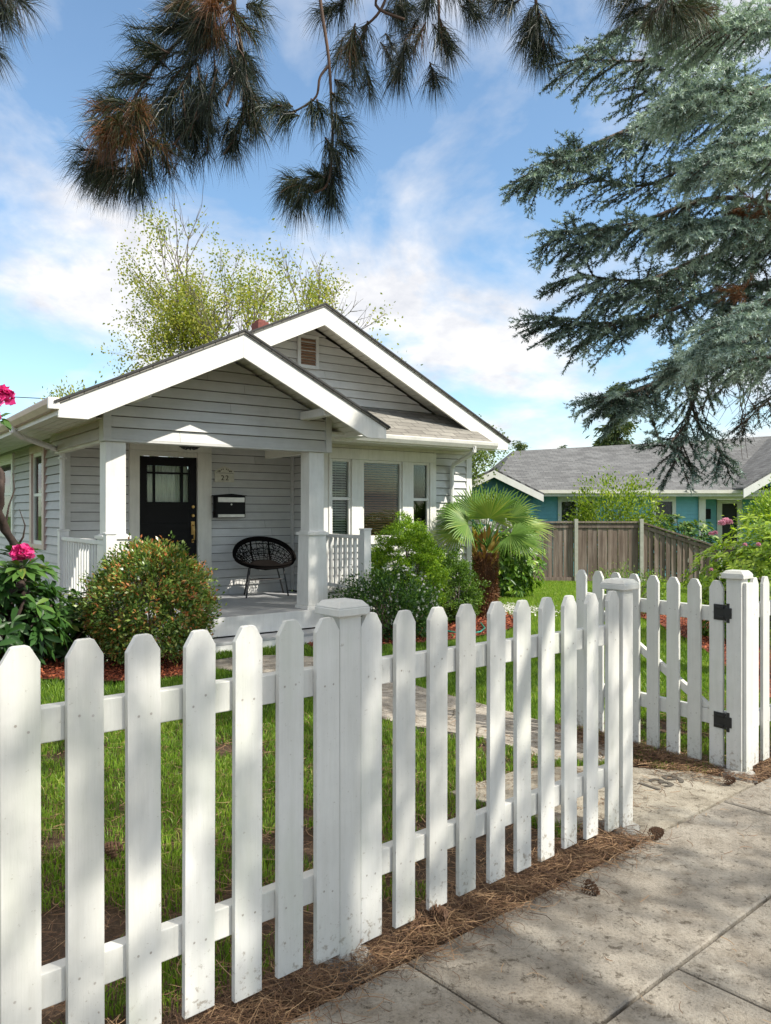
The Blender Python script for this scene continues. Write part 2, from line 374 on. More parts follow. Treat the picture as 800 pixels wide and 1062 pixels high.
mp = nt.nodes.new('ShaderNodeMapping'); mp.inputs['Location'].default_value = (3.45, 1.9, 0); mp.inputs['Scale'].default_value = (1, .8, 1); nt.links.new(vd.outputs[0], mp.inputs[0])
n1 = tex(nt, 1.9, 7, .55, vec=mp.outputs[0]); n1.inputs['Distortion'].default_value = .35
n2 = tex(nt, 5.5, 6, .6, vec=mp.outputs[0])
cf = ramp(nt, n1.outputs[0], [(.40, (.03, .03, .03)), (.49, (.45, .45, .45)), (.57, (.97, .97, .97))])
ccol = ramp(nt, n2.outputs[0], [(.32, (.66, .68, .74)), (.6, (.95, .94, .94))])
zc = nt.nodes.new('ShaderNodeMapRange'); zc.interpolation_type = 'SMOOTHSTEP'; zc.inputs[1].default_value = .55; zc.inputs[2].default_value = .85; nt.links.new(sx.outputs[2], zc.inputs[0])  # unseen cloud cover added overhead to raise and whiten the ambient fill
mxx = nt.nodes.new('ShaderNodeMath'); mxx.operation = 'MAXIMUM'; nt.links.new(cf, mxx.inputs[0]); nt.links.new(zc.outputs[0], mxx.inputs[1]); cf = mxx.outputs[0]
bg2 = nt.nodes.new('ShaderNodeBackground'); nt.links.new(mix(nt, zc.outputs[0], ccol, (1.25, 1.13, .98)), bg2.inputs[0]); bg2.inputs[1].default_value = .60  # the added overhead cloud is tinted warm and extra bright
nt.links.new(mix(nt, 1.0, sky.outputs[0], (.86, 1.02, 1.06), 'MULTIPLY'), bg.inputs[0]); bg.inputs[1].default_value = .11
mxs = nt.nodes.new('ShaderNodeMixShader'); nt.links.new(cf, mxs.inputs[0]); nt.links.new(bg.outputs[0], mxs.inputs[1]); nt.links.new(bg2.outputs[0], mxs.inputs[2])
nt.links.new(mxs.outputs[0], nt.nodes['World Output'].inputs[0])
sl = bpy.data.lights.new('sun', 'SUN'); sl.energy = 3.3; sl.angle = R(.55); sl.color = (1, .94, .83)
so = bpy.data.objects.new('sun', sl); COL.objects.link(so); so.rotation_euler = (-SUN).to_track_quat('-Z', 'Y').to_euler(); so.location = (20, -10, 25)

# ------------------------------------------------------------------ ground
def ground():
    xs = sorted(set([-400, -150, -60, -30, -18]+[x*.5 for x in range(-24, 29)]+[18, 30, 60, 150, 400]))
    ys = sorted(set([-100, -30, -12]+[y*.5 for y in range(-16, 50)]+[28, 34, 42, 60, 120, 300, 900]))
    b = MB(); nx = len(xs)
    pts = []
    for y in ys:
        for x in xs:
            h = .02*noise.noise(Vector((x*1.3, y*1.3, 0)))-.015 if abs(x) < 12 and 0 < y < 22 else -.03
            pts.append((x, y, g(x, y)+h-.01))
    fs = [(j*nx+i, j*nx+i+1, (j+1)*nx+i+1, (j+1)*nx+i) for j in range(len(ys)-1) for i in range(nx-1)]
    b.add(pts, fs); tag(b.build('ground', 'lawn_soil', smooth=True), kind='structure')
ground()
def sheet(name, poly, dz, mat, step=.35, kind='structure', thick=.0):
    """polygon draped over the ground: fan-free grid clipped by point test on cell centres, edges snapped by fine cells"""
    import bmesh
    bm = bmesh.new(); vs = [bm.verts.new((x, y, 0)) for x, y in poly]; bm.faces.new(vs)
    x0, x1 = min(p[0] for p in poly), max(p[0] for p in poly); y0, y1 = min(p[1] for p in poly), max(p[1] for p in poly)
    x = x0+step
    while x < x1:
        bmesh.ops.bisect_plane(bm, geom=bm.verts[:]+bm.edges[:]+bm.faces[:], plane_co=(x, 0, 0), plane_no=(1, 0, 0)); x += step
    y = y0+step
    while y < y1:
        bmesh.ops.bisect_plane(bm, geom=bm.verts[:]+bm.edges[:]+bm.faces[:], plane_co=(0, y, 0), plane_no=(0, 1, 0)); y += step
    for v in bm.verts: v.co.z = g(v.co.x, v.co.y)+dz
    bmesh.ops.recalc_face_normals(bm, faces=bm.faces[:])
    if thick:
        r = bmesh.ops.extrude_face_region(bm, geom=bm.faces[:])
        for v in r['geom']:
            if isinstance(v, bmesh.types.BMVert): v.co.z -= thick
        bmesh.ops.recalc_face_normals(bm, faces=bm.faces[:])
    me = bpy.data.meshes.new(name); bm.to_mesh(me); bm.free()
    o = bpy.data.objects.new(name, me); put(o, None, mat); tag(o, kind=kind); return o
def fpoly(a0, a1, n0, n1): return [tuple(F(a, n, 0)[:2]) for a, n in ((a0, n0), (a0, n1), (a1, n1), (a1, n0))]
def smoothpoly(pts, k=3, jit=.03):
    out = []
    n = len(pts)
    for i in range(n):
        p0, p1, p2, p3 = (Vector(pts[(i+q) % n]) for q in (-1, 0, 1, 2))
        for j in range(k):
            t = j/k
            q = .5*((2*p1)+(-p0+p2)*t+(2*p0-5*p1+4*p2-p3)*t*t+(-p0+3*p1-3*p2+p3)*t**3)
            out.append((q.x+random.uniform(-jit, jit), q.y+random.uniform(-jit, jit)))
    return out
# sidewalk of concrete slabs with open joints
SW = bpy.data.meshes
slabs = []
JE = .013
rows = [(-1.775, -1.20), (-1.20, -.35), (-.35, .6)]
cuts = {0: [-6, -3.2, -.6, 1.67, 3.87, 6.2, 9, 13], 1: [-6, -3.5, -1.0, .2, 2.3, 4.6, 7, 13], 2: [-6, -3.5, -1.0, .2, 2.3, 4.6, 7, 13]}
def slab_mesh():
    import bmesh
    objs = []
    b = MB()
    for ri, (n0, n1) in enumerate(rows):
        cs = cuts[ri]
        for a0, a1 in zip(cs[:-1], cs[1:]):
            jx0, jx1, jn0, jn1 = a0+JE/2, a1-JE/2, n0+JE/2, n1-JE/2
            if ri == 0 and a0 < 1.0: jn0 -= .0
            P = []
            K = 6
            dzr = random.uniform(-.003, .003)
            e = .006
            top = []
            for z, ins in ((-.12, 0), (.012, 0), (.018, e)):
                for (aa, nn, sa, sn) in ((jx0, jn0, 1, 1), (jx1, jn0, -1, 1), (jx1, jn1, -1, -1), (jx0, jn1, 1, -1)):
                    p = F(aa+sa*ins, nn+sn*ins, 0); P.append((p.x, p.y, g(p.x, p.y)+z+dzr))
            b.add(P, [(8, 9, 10, 11)]+[(l*4+i, l*4+(i+1) % 4, (l+1)*4+(i+1) % 4, (l+1)*4+i) for l in range(2) for i in range(4)])
    return b.build('sidewalk', 'sidewalk_concrete')
tag(slab_mesh(), kind='structure')
# apron slab in the gate opening, with the number scratched in it
ap = [tuple(F(3.10, -1.785, 0)[:2]), tuple(F(4.28, -1.785, 0)[:2]), tuple(F(4.22, -2.1, 0)[:2]), tuple(F(3.9, -2.5, 0)[:2]), tuple(F(3.5, -2.75, 0)[:2]), tuple(F(2.9, -2.75, 0)[:2]), tuple(F(2.98, -2.2, 0)[:2])]
sheet('gate_apron_path', ap, .012, 'apron_concrete', .4, thick=.1)
cu = bpy.data.curves.new('digits', 'FONT'); cu.body = '139'; cu.size = .20; cu.space_character = 1.1; cu.offset = .004
to = bpy.data.objects.new('digits_tmp', cu); COL.objects.link(to); bpy.context.view_layer.update()
me = bpy.data.meshes.new_from_object(to.evaluated_get(bpy.context.evaluated_depsgraph_get())); bpy.data.objects.remove(to)
c = Vector((1.40, 4.03, 0)); an = math.atan2(FU.y, FU.x)-.12
dig = bpy.data.objects.new('scratched_number', me); me.materials.clear()
for v in me.vertices:
    x = v.co.x+.006*noise.noise(v.co*20); y = v.co.y*.9
    wx = c.x+math.cos(an)*x-math.sin(an)*y; wy = c.y+math.sin(an)*x+math.cos(an)*y
    v.co = (wx, wy, g(wx, wy)+.0165)
print('DIG', len(me.vertices), [tuple(round(q,3) for q in v.co) for v in me.vertices[:2]], g(1.4,4.1), [round(v.co.z-g(v.co.x,v.co.y),4) for v in me.vertices[:3]]); put(dig, None, 'engraving'); tag(dig, kind='structure')
# garden path
path = smoothpoly([(1.0, 4.55), (.7, 4.95), (.1, 5.35), (-.7, 6.3), (-1.25, 6.95), (-1.75, 7.35), (-1.55, 7.78), (-.9, 7.95), (-.45, 7.5), (.35, 6.45), (1.05, 5.55), (1.45, 4.95), (1.4, 4.6)], 3, .02)
sheet('garden_path', path, .014, 'flagstone', .4, thick=.06)
# bark beds
bed_left = smoothpoly([(-4.6, 7.0), (-3.7, 6.75), (-2.9, 6.55), (-2.1, 6.6), (-1.65, 7.0), (-1.7, 7.5), (-2.2, 8.2), (-3.2, 8.2), (-4.2, 9.3), (-5.2, 9.5), (-5.6, 7.8)], 4, .03)
bed_mid = smoothpoly([(-.75, 8.35), (.0, 8.7), (.75, 9.15), (1.4, 9.9), (1.95, 11.0), (2.0, 12.0), (1.6, 12.7), (.8, 12.0), (-.3, 10.4), (-.9, 9.4)], 4, .03)
bed_right = smoothpoly([(3.05, 5.5), (3.2, 6.8), (3.5, 8.3), (3.8, 10), (4.0, 11.5), (4.1, 12.8), (5.6, 12.9), (7.5, 11), (7.5, 7), (4.2, 4.9), (3.4, 4.8)], 4, .03)
BEDS = {'left': bed_left, 'mid': bed_mid, 'right': bed_right}
for k, p in BEDS.items(): sheet('bark_bed', p, .022, 'mulch_base', .5)
def inside(poly, X, Y):
    X = np.asarray(X); Y = np.asarray(Y); c = np.zeros(len(X), bool); n = len(poly); j = n-1
    for i in range(n):
        xi, yi = poly[i]; xj, yj = poly[j]
        cond = ((yi > Y) != (yj > Y)) & (X < (xj-xi)*(Y-yi)/((yj-yi) if yj != yi else 1e-9)+xi); c ^= cond; j = i
    return c
def gz(X, Y):
    a = X*.7455+Y*.6665
    return .03-.02*(np.maximum(a, -6)-1)-.016*np.maximum(0, np.minimum(Y, 60)-9)
# bark chips
def chips(poly, dens, L=.045):
    p = np.array(poly); x0, y0 = p.min(0); x1, y1 = p.max(0); n = int((x1-x0)*(y1-y0)*dens)
    X = rng.uniform(x0, x1, n); Y = rng.uniform(y0, y1, n); k = inside(poly, X, Y); X = X[k]; Y = Y[k]; n = len(X)
    P = np.stack([X, Y, gz(X, Y)+.026+rng.uniform(0, .02, n)], 1)
    D = rdir(n); D[:, 2] *= .35; N = rdir(n)*.5+np.array([0, 0, 1])
    return leafq(P, D, N, rng.uniform(.4, 1.2, n)*L, rng.uniform(.3, .6, n)*L, .15)[0]
V = np.concatenate([chips(bed_left, 1900), chips(bed_mid, 1300), chips(bed_right, 900)])
tag(npmesh('bark_mulch', V, np.arange(len(V)), 'mulch_chip', None, np.repeat(rng.random(len(V)//4), 4), 4), 'red bark chips spread over the planting beds', 'mulch', kind='stuff')

HOUSEPOLY = [tuple(H(s, t, 0)[:2]) for s, t in ((2.2, 7.85), (5.5, 7.85), (5.6, 9.1), (8.4, 9.1), (8.4, 22), (2.3, 22))]
def blocked(X, Y):
    b = inside(path, X, Y) | inside(ap, X, Y) | inside(HOUSEPOLY, X, Y)
    for p in BEDS.values(): b |= inside(p, X, Y)
    return b
def blades(X, Y, L, Wd, two=True):
    n = len(X); P = np.stack([X, Y, gz(X, Y)-.012], 1)
    lean = rdir(n); lean[:, 2] = 0; lean *= rng.uniform(.1, .75, n)[:, None]
    sd = unit(np.stack([rng.normal(size=n), rng.normal(size=n), np.zeros(n)], 1))*(Wd*.5)[:, None]
    up = np.array([0, 0, 1.]); l = L[:, None]
    if two:
        m = P+up*l*.55+lean*l*.25; t = P+up*l*.9+lean*l
        V = np.stack([P-sd, P+sd, m+sd*.8, m-sd*.8, t], 1).reshape(-1, 3); k = (np.arange(n)*5)[:, None]
        Fc = np.concatenate([k+np.array([[0, 1, 2]]), k+np.array([[0, 2, 3]]), k+np.array([[3, 2, 4]])]); per = 5
    else:
        t = P+up*l*.9+lean*l*.7
        V = np.stack([P-sd, P+sd, t], 1).reshape(-1, 3); Fc = np.arange(3*n).reshape(-1, 3); per = 3
    return V, Fc, per
def lawn():
    Vs, Fs, Cs = [], [], []; off = 0
    # close lawn, patchy: clumps and bare ground near the fence
    n = 520000; X = rng.uniform(-4.4, 4.6, n); Y = rng.uniform(1.6, 9.0, n)
    nn = X*FN.x+Y*FN.y; k = (nn < -2.03) & ~blocked(X, Y) & (np.abs(X) < .56*Y+.5)
    X = X[k]; Y = Y[k]
    c1 = np.array([noise.noise(Vector((x*1.7, y*1.7, 3.3)))+.6*noise.noise(Vector((x*5.5, y*5.5, 1.3))) for x, y in zip(X, Y)])
    th = np.interp(Y, [1.6, 2.8, 3.6, 5, 6.8], [.30, .10, -.22, -.5, -1])+np.clip((X+.7)/1.0, 0, 1)*np.interp(Y, [2, 4, 6, 7], [.15, .3, .2, 0])
    # dry bare strip beside the path
    k = (c1+rng.normal(0, .05, len(X)) > th) & (rng.random(len(X)) < np.interp(Y, [1.6, 5, 9], [1, .9, .8])); X = X[k]; Y = Y[k]; c1 = c1[k]
    n = len(X); L = rng.uniform(.02, .052, n)*np.clip(1+.8*(c1-th[k]), .6, 1.3); Wd = rng.uniform(.0035, .006, n)*np.interp(Y, [2, 8], [.9, 1.5])
    V, Fc, per = blades(X, Y, L, Wd); Vs.append(V); Fs.append(Fc); Cs.append(np.repeat(np.clip(.45+.25*c1+rng.normal(0, .2, n), 0, 1), per)); off = len(V)
    # far lawn, sunlit tone put into a lighter blade colour
    n = 260000; Y = 9+13*rng.random(n)**1.3; X = rng.uniform(-.6, 9.5, n); k = ~blocked(X, Y) & (X < .56*Y+.5); X = X[k]; Y = Y[k]; n = len(X)
    V, Fc, per = blades(X, Y, rng.uniform(.03, .07, n), np.interp(Y, [9, 22], [.006, .016]), False); Vs.append(V); Fs.append(Fc+off)
    Cs.append(np.repeat(np.clip(rng.normal(.62, .2, n), 0, 1), per))
    tag(npmesh('lawn_grass', np.concatenate(Vs), np.concatenate(Fs), 'grass', None, np.concatenate(Cs)), 'green lawn grass, patchy behind the picket fence and coloured paler as if sunlit further back', 'grass', kind='stuff')
lawn()
def litter():
    # dry pine needles: thick strip at the foot of the fence, thin scatter on the bare lawn and the pavement
    def strip(n, a0, a1, nf, hmax, L0=(.05, .13)):
        a = rng.uniform(a0, a1, n); nn = nf(n); P = np.array([[*F(x, y, 0)[:2]] for x, y in zip(a, nn)])
        return P[:, 0], P[:, 1], rng.random(n)*hmax, rng.uniform(*L0, n)
    parts = []
    parts.append(strip(13000, -1.2, 3.12, lambda n: -1.87+rng.normal(0, .075, n), .035))
    parts.append(strip(2500, 4.3, 6.6, lambda n: -1.9+rng.normal(0, .08, n), .03))
    a = rng.uniform(0, 1, 4500); hx, hy = 1.93, 4.4
    X = hx-.571*a+rng.normal(-.05, .11, 4500)-.02; Y = hy+.82*a+rng.normal(-.03, .11, 4500); parts.append((X, Y, rng.random(4500)*.03, rng.uniform(.04, .1, 4500)))
    n = 34000; X = rng.uniform(-3, 2.2, n); Y = rng.uniform(1.5, 5.5, n); k = (X*FN.x+Y*FN.y < -1.95) & (rng.random(n) < np.interp(Y, [1.5, 5.5], [1, .25])); parts.append((X[k], Y[k], rng.random(k.sum())*.012, rng.uniform(.04, .12, k.sum())))
    n = 3000; Xa = rng.uniform(2.0, 3.6, n); Ya = rng.uniform(4.3, 6.5, n); parts.append((Xa, Ya, rng.random(n)*.02, rng.uniform(.04, .1, n)))
    pv = strip(420, -.5, 5.5, lambda n: -1.77+np.abs(rng.normal(0, .5, n)), .004, (.02, .07)); parts.append(pv)
    X, Y, h, L = (np.concatenate(q) for q in zip(*parts)); n = len(X)
    sw = (X*FN.x+Y*FN.y > -1.79)
    z0 = gz(X, Y)+np.where(sw, .021, .004)+h
    an = rng.uniform(0, 6.283, n); d = np.stack([np.cos(an), np.sin(an), rng.normal(0, .12, n)], 1); sd = unit(np.stack([-d[:, 1], d[:, 0], rng.normal(0, .6, n)], 1))
    cv = rng.normal(0, .22, n)[:, None]*L[:, None]
    P = np.stack([X, Y, z0], 1); w = (rng.uniform(.0011, .0019, n)*np.interp(Y, [1.8, 6], [1, 2]))[:, None]*.5
    pts = []
    for t in (0, .33, .67, 1):
        q = P+d*L[:, None]*t+np.stack([-d[:, 1], d[:, 0], np.zeros(n)], 1)*cv*math.sin(math.pi*t); q[:, 2] = np.maximum(q[:, 2], z0-.002)
        pts += [q-sd*w, q+sd*w]
    V = np.stack(pts, 1).reshape(-1, 3); k = (np.arange(n)*8)[:, None]
    Fc = np.concatenate([k+np.array([[2*i, 2*i+1, 2*i+3, 2*i+2]]) for i in range(3)])
    tag(npmesh('pine_needle_litter', V, Fc, 'litter', None, np.repeat(rng.random(n), 8), 4), 'dry brown pine needles heaped along the foot of the white fence', 'pine needles', kind='stuff')
litter()

# ------------------------------------------------------------------ picket fence
PW, PT = .0445, .018
def nail(mb, a, n, z, r=.0023):
    ps = [(a+r*math.cos(t*1.047), n+.0008, z+r*math.sin(t*1.047)) for t in range(6)]
    mb.add(ps+[(x, n-.001, q) for x, _, q in ps], [(0, 1, 2, 3, 4, 5)]+[(i, (i+1) % 6, 6+(i+1) % 6, 6+i) for i in range(6)])
simple('nail_rust', (.30, .27, .23), (.45, .43, .40), 60, .7)
def nailed(o, mb):
    o.data.materials.append(M['nail_rust'])
    for p in o.data.polygons[mb.nail0:]: p.material_index = 1
def picket(mb, a, z0, z1, n=-1.89, w=PW, lean=0., fr=None):
    o = [(-w, 0), (w, 0), (w, -.040), (.022, -.004), (.016, 0), (-.016, 0), (-.022, -.004), (-w, -.040)]
    prof = [(a-w, z0), (a+w, z0), (a+w+lean, z1-.042), (a+.021+lean, z1-.003), (a+.014+lean, z1), (a-.014+lean, z1), (a-.021+lean, z1-.003), (a-w+lean, z1-.042)]
    dn = random.uniform(-.0025, .0025); n += dn; k0 = len(mb.f)
    mb.prism(prof, n-PT, n, 1, random.random())
    mb.nail0 = len(mb.f)
    for zr in (ztop(a)-.155-.045, ztop(a)-.79-.045):
        for dx in (-.018, .018): nail(mb, a+dx+random.uniform(-.004, .004), n, zr+random.uniform(-.02, .02))
def ztop(a): return 1.15-.018*a
def zbot(a): return .112-.024*a
def cap(mb, a, n, z, h=.064):
    k = h*.72
    for (s0, z0, s1, z1) in ((h, z, h, z+.026), (h, z+.026, k, z+.046)):
        mb.add([(a-s0, n-s0, z0), (a+s0, n-s0, z0), (a+s0, n+s0, z0), (a-s0, n+s0, z0), (a-s1, n-s1, z1), (a+s1, n-s1, z1), (a+s1, n+s1, z1), (a-s1, n+s1, z1)],
               [(3, 2, 1, 0), (4, 5, 6, 7), (0, 1, 5, 4), (1, 2, 6, 5), (2, 3, 7, 6), (3, 0, 4, 7)])
def post(parent, a, n=-1.93, half=.043, z1=None, zb=.0):
    z1 = z1 or ztop(a)+.035
    p = MB(F).box(a-half, a+half, n-half, n+half, zb, z1).build('post', 'fence_paint', parent, bevel=.003)
    c = MB(F); cap(c, a, n, z1+.001); c.build('post_cap', 'fence_paint', p, bevel=.004)
    b = MB(); c0 = F(a, n, 0); V = []
    # lumpy concrete footing
    m = 9
    for l, (r_, z) in enumerate(((.13, -.1), (.115, -.01), (.085, .025), (.05, .035))):
        for j in range(m):
            t = 6.283*j/m; rr = r_*(1+.28*noise.noise(Vector((a*3+math.cos(t)*1.3, math.sin(t)*1.3, l*.7))))
            V.append((c0.x+rr*math.cos(t), c0.y+rr*math.sin(t), g(c0.x, c0.y)+z*(1+.3*noise.noise(Vector((j, l, a))))))
    b.add(V, [(l*m+j, l*m+(j+1) % m, (l+1)*m+(j+1) % m, (l+1)*m+j) for l in range(3) for j in range(m)]+[tuple(range(3*m, 4*m))])
    b.build('footing', 'footing_concrete', parent, smooth=True)
fence = thing('picket_fence', F(1.551, -1.93, g(.0, 2.4)), 'white painted picket fence along the pavement left of the gate opening', 'fence')
pick = [-.04, .108, .258, .408, .561, .711, .863, 1.0157, 1.169, 1.313, 1.4546, 1.631, 1.779, 1.94, 2.09, 2.256, 2.418, 2.571, 2.73, 2.892, 3.06]
pick = [pick[0]-.15*k for k in range(8, 0, -1)]+pick
for a in pick:
    m = MB(F); z0 = zbot(a)+random.uniform(-.012, .012)
    if abs(a-3.06) < .01: z0 -= .01
    picket(m, a, z0, ztop(a)+random.uniform(-.003, .003), lean=random.uniform(-.004, .004))
    nailed(m.build('picket', 'fence_paint', fence, bevel=.002), m)
def rail(parent, a0, a1, zoff, name='rail'):
    z0, z1 = zoff-.018*a0, zoff-.018*a1
    MB(F).add
    b = MB(F); n0, n1 = -1.949, -1.910
    b.add([(a0, n0, z0-.085), (a1, n0, z1-.085), (a1, n1, z1-.085), (a0, n1, z0-.085), (a0, n0, z0), (a1, n0, z1), (a1, n1, z1), (a0, n1, z0)],
          [(0, 3, 2, 1), (4, 5, 6, 7), (0, 1, 5, 4), (1, 2, 6, 5), (2, 3, 7, 6), (3, 0, 4, 7)])
    b.build(name, 'fence_paint', parent, bevel=.003)
for a0, a1 in ((-1.4, 1.498), (1.588, 3.118)):
    rail(fence, a0, a1, .995); rail(fence, a0, a1, .362)
post(fence, 1.543, n=-1.934, z1=1.122, zb=.04); post(fence, 3.165, n=-1.925, zb=.0, z1=1.096)
fr2 = thing('picket_fence', F(4.41, -1.93, g(2, 4.3)), 'short white picket fence section right of the gate hinge post', 'fence')
for a in (4.545, 4.70, 4.855, 5.01, 5.165, 5.32, 5.475, 5.63):
    m = MB(F); picket(m, a, .0-.01*(a-4), ztop(a)+.005); nailed(m.build('picket', 'fence_paint', fr2, bevel=.002), m)
rail(fr2, 4.46, 5.7, 1.0); rail(fr2, 4.46, 5.7, .365)
post(fr2, 4.41, z1=1.072, zb=-.04, n=-1.935)
m = MB(F); m.box(4.385, 4.47, -1.891, -1.872, -.07, 1.050); m.build('post_trim_board', 'fence_paint', fr2, bevel=.002)
# gate, swung open into the garden
GO = Vector((1.965, 4.40, 0)); gd = Vector((-.571, .82, 0)).normalized(); gn = Vector((-.82, -.571, 0)).normalized()
def G(a, n, z): return GO+gd*a+gn*n+Vector((0, 0, z))
gate = thing('garden_gate', G(.03, -.02, g(2, 4.4)), 'white picket gate with a diagonal brace, swung open into the garden', 'gate')
for i in range(8):
    a = .075+i*.143; m = MB(G); zb, zt = -.02-.036*a+random.uniform(-.008, .008), 1.055+.0*a
    prof = [(a-.042, zb), (a+.042, zb), (a+.042, zt-.042), (a+.02, zt-.003), (a+.013, zt), (a-.013, zt), (a-.02, zt-.003), (a-.042, zt-.042)]
    m.prism(prof, .0, .018, 1, random.random()); m.nail0 = len(m.f)
    for zr in (.857, .257):
        for dx in (-.018, .018): nail(m, a+dx, .018, zr+random.uniform(-.015, .015))
    nailed(m.build('picket', 'fence_paint', gate, bevel=.002), m)
for z in (.90, .30): MB(G).box(.03, 1.12, -.041, -.002, z-.085, z).build('rail', 'fence_paint', gate, bevel=.003)
b = MB(G); b.prism([(.10, .302), (.19, .302), (1.05, .813), (.96, .813)], -.039, -.004, 1); b.build('brace', 'fence_paint', gate, bevel=.003)
for z in (.875, .255):
    h = MB(G); h.box(.0, .085, .0185, .026, z-.045, z+.045); h.box(-.065, -.012, -.005, .004, z-.045, z+.045)
    h.tube([(-.006, .022, z-.055), (-.006, .022, z+.055)], .013, 8, frame=True)
    for zz_ in (z-.028, z+.028): h.box(.02, .075, .0265, .031, zz_-.007, zz_+.007)
    h.box(-.028, .012, .01, .034, z-.03, z+.03)
    h.build('hinge', 'black_metal', gate, bevel=.002)

# ------------------------------------------------------------------ the bungalow
house = thing('bungalow', H(3.6, 8.0, g(*H(3.6, 8, 0)[:2])), 'grey clapboard bungalow with white trim, a front porch and a black front door', 'house', rz=HA)
DZ = .295
def siding(mb, plane, u0, u1, z0, z1, out=-1, axis='t', ex=.115, lo=None, hi=None):
    """lapped boards; plane coordinate, span u0..u1 (or functions lo(z), hi(z)), facing 'out' along the axis"""
    z = z0
    while z < z1-.004:
        zt = min(z+ex, z1)
        a0 = lo(z) if lo else u0; a1 = hi(z) if hi else u1; b0 = lo(zt) if lo else u0; b1 = hi(zt) if hi else u1
        if a1-a0 > .01 and b1-b0 > -.01:
            b1 = max(b1, b0+.002)
            f = (plane+out*.027, plane+out*.001, plane-out*.01)
            zb_ = z+.0075 if z > z0+.01 else z  # open gap shows the dark core as a lap shadow line
            c = [(a0, f[0], zb_), (a1, f[0], zb_), (b1, f[1], zt), (b0, f[1], zt), (a0, f[2], zb_), (a1, f[2], zb_), (b1, f[2], zt), (b0, f[2], zt)]
            if axis == 's': c = [(q[1], q[0], q[2]) for q in c]
            qf = [(0, 1, 2, 3), (5, 4, 7, 6), (1, 0, 4, 5), (3, 2, 6, 7), (0, 3, 7, 4), (2, 1, 5, 6)]
            if a1-a0 > 1.3 and random.random() < .45:
                m_ = max(a0, b0)+(min(a1, b1)-max(a0, b0))*random.uniform(.2, .8)
                ix = 1 if axis == 's' else 0
                def setx(q, x): q = list(q); q[ix] = x; return tuple(q)
                L_ = [setx(q, m_-.0015) if i in (1, 2, 5, 6) else q for i, q in enumerate(c)]; R_ = [setx(q, m_+.0015) if i in (0, 3, 4, 7) else q for i, q in enumerate(c)]
                mb.add(L_, qf, random.random()); mb.add(R_, qf, random.random())
            else: mb.add(c, qf, random.random())
        z = zt
# --- walls
TD, TW, TG = 10.1, 9.2, 9.3      # door wall, window wall, main gable wall
SL, SR = 2.42, 8.35
Z0 = -.25
w = MB(H)
for (u0, u1, z0, z1) in ((2.47, 3.2, DZ, 2.41), (4.33, 5.64, DZ, 2.41), (3.2, 4.33, 2.38, 2.41)): siding(w, TD, u0, u1, z0, z1)
siding(w, 5.64, TW+.02, TD-.02, DZ, 2.41, -1, 's')
siding(w, TW, 5.66, 7.62, Z0, .98); siding(w, TW, 7.62, SR-.09, Z0, 2.46)
w.build('front_wall', 'siding_paint', house)
w = MB(H)                                    # structural core behind the boards, coloured dark to draw lap shadows
w.box(2.45, 3.33, TD+.012, TD+.1, Z0, 2.6); w.box(4.14, 5.62, TD+.012, TD+.1, Z0, 2.6); w.box(3.33, 4.14, TD+.012, TD+.1, 2.27, 2.6); w.box(5.655, 5.75, TW+.06, TD+.05, Z0, 2.6)
w.box(5.75, SR-.02, TW+.012, TW+.06, Z0, .98); w.box(7.66, SR-.02, TW+.012, TW+.06, .98, 2.5)
w.box(SR-.08, SR-.02, TW+.06, 20, Z0, 2.55); w.box(SL+.02, SR-.03, 19.9, 20, Z0, 2.6)
w.build('wall_core', 'room_dark', house)
side = MB(H)
WT = [(11.16, 11.94, 1.0, 2.38), (13.3, 14.7, 1.1, 2.38)]
ys = [10.12, 11.10, 12.0, 13.24, 14.76, 20]
for i in range(5):
    y0, y1 = ys[i], ys[i+1]
    if i in (1, 3): siding(side, SL, y0, y1, Z0, WT[i//2][2], -1, 's')
    else: siding(side, SL, y0, y1, Z0, 2.45, -1, 's')
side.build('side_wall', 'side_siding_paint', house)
MB(H).box(SL+.011, SL+.06, 12.0, 13.24, Z0, 2.45).box(SL+.011, SL+.06, 14.76, 19.9, Z0, 2.45).box(SL+.011, SL+.06, 10.2, 11.1, Z0, 2.45).build('side_wall_core', 'room_dark', house)
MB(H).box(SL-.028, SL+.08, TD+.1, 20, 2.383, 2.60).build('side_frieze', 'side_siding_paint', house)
# gable over the porch
PC, PH, PZ = 3.505, 1.815, 3.335
def zmain(s): return 4.22-.478*abs(s-5.37)
def zporch(s): return min(4.22-.478*abs(s-5.37) if s < PC else 9, PZ-.475*abs(s-PC)) if s > PC else zmain(s)
TB = 7.93
gs = MB(H)
zt_ = PZ-.14
lo = lambda z: max(2.33, PC-(zt_-z)/.478); hi = lambda z: min(4.86, PC+(zt_-z)/.475)
siding(gs, TB, 0, 0, 2.19, zt_-.02, -1, 't', .115, lo, hi)
gs.build('porch_gable_wall', 'siding_paint', house)
MB(H).box(2.25, 2.33, TB-.03, TB+.12, 2.165, 2.70).box(4.86, 4.94, TB-.03, TB+.12, 2.165, 2.66).box(2.33, 4.86, TB-.025, TB+.12, 2.165, 2.189).build('porch_gable_trim', 'siding_paint', house, bevel=.003)
MB(H).prism([(2.3, 2.19), (4.9, 2.19), (4.9, 2.55), (PC, 3.15), (2.3, 2.6)], TB+.011, TB+.10, 1).build('porch_gable_core', 'room_dark', house)
# side beams of the porch
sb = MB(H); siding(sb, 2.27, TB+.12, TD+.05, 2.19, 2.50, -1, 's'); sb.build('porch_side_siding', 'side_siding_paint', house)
MB(H).box(2.285, 2.36, TB+.12, TD-.02, 2.165, 2.48).build('porch_beam', 'cream_trim', house, bevel=.003)
MB(H).box(4.74, 4.86, TB+.12, 9.26, 2.165, 2.40).build('porch_beam', 'cream_trim', house, bevel=.003)
MB(H).box(2.3, 5.62, 8.06, TD, 2.41, 2.44).build('porch_ceiling', 'white_paint', house)
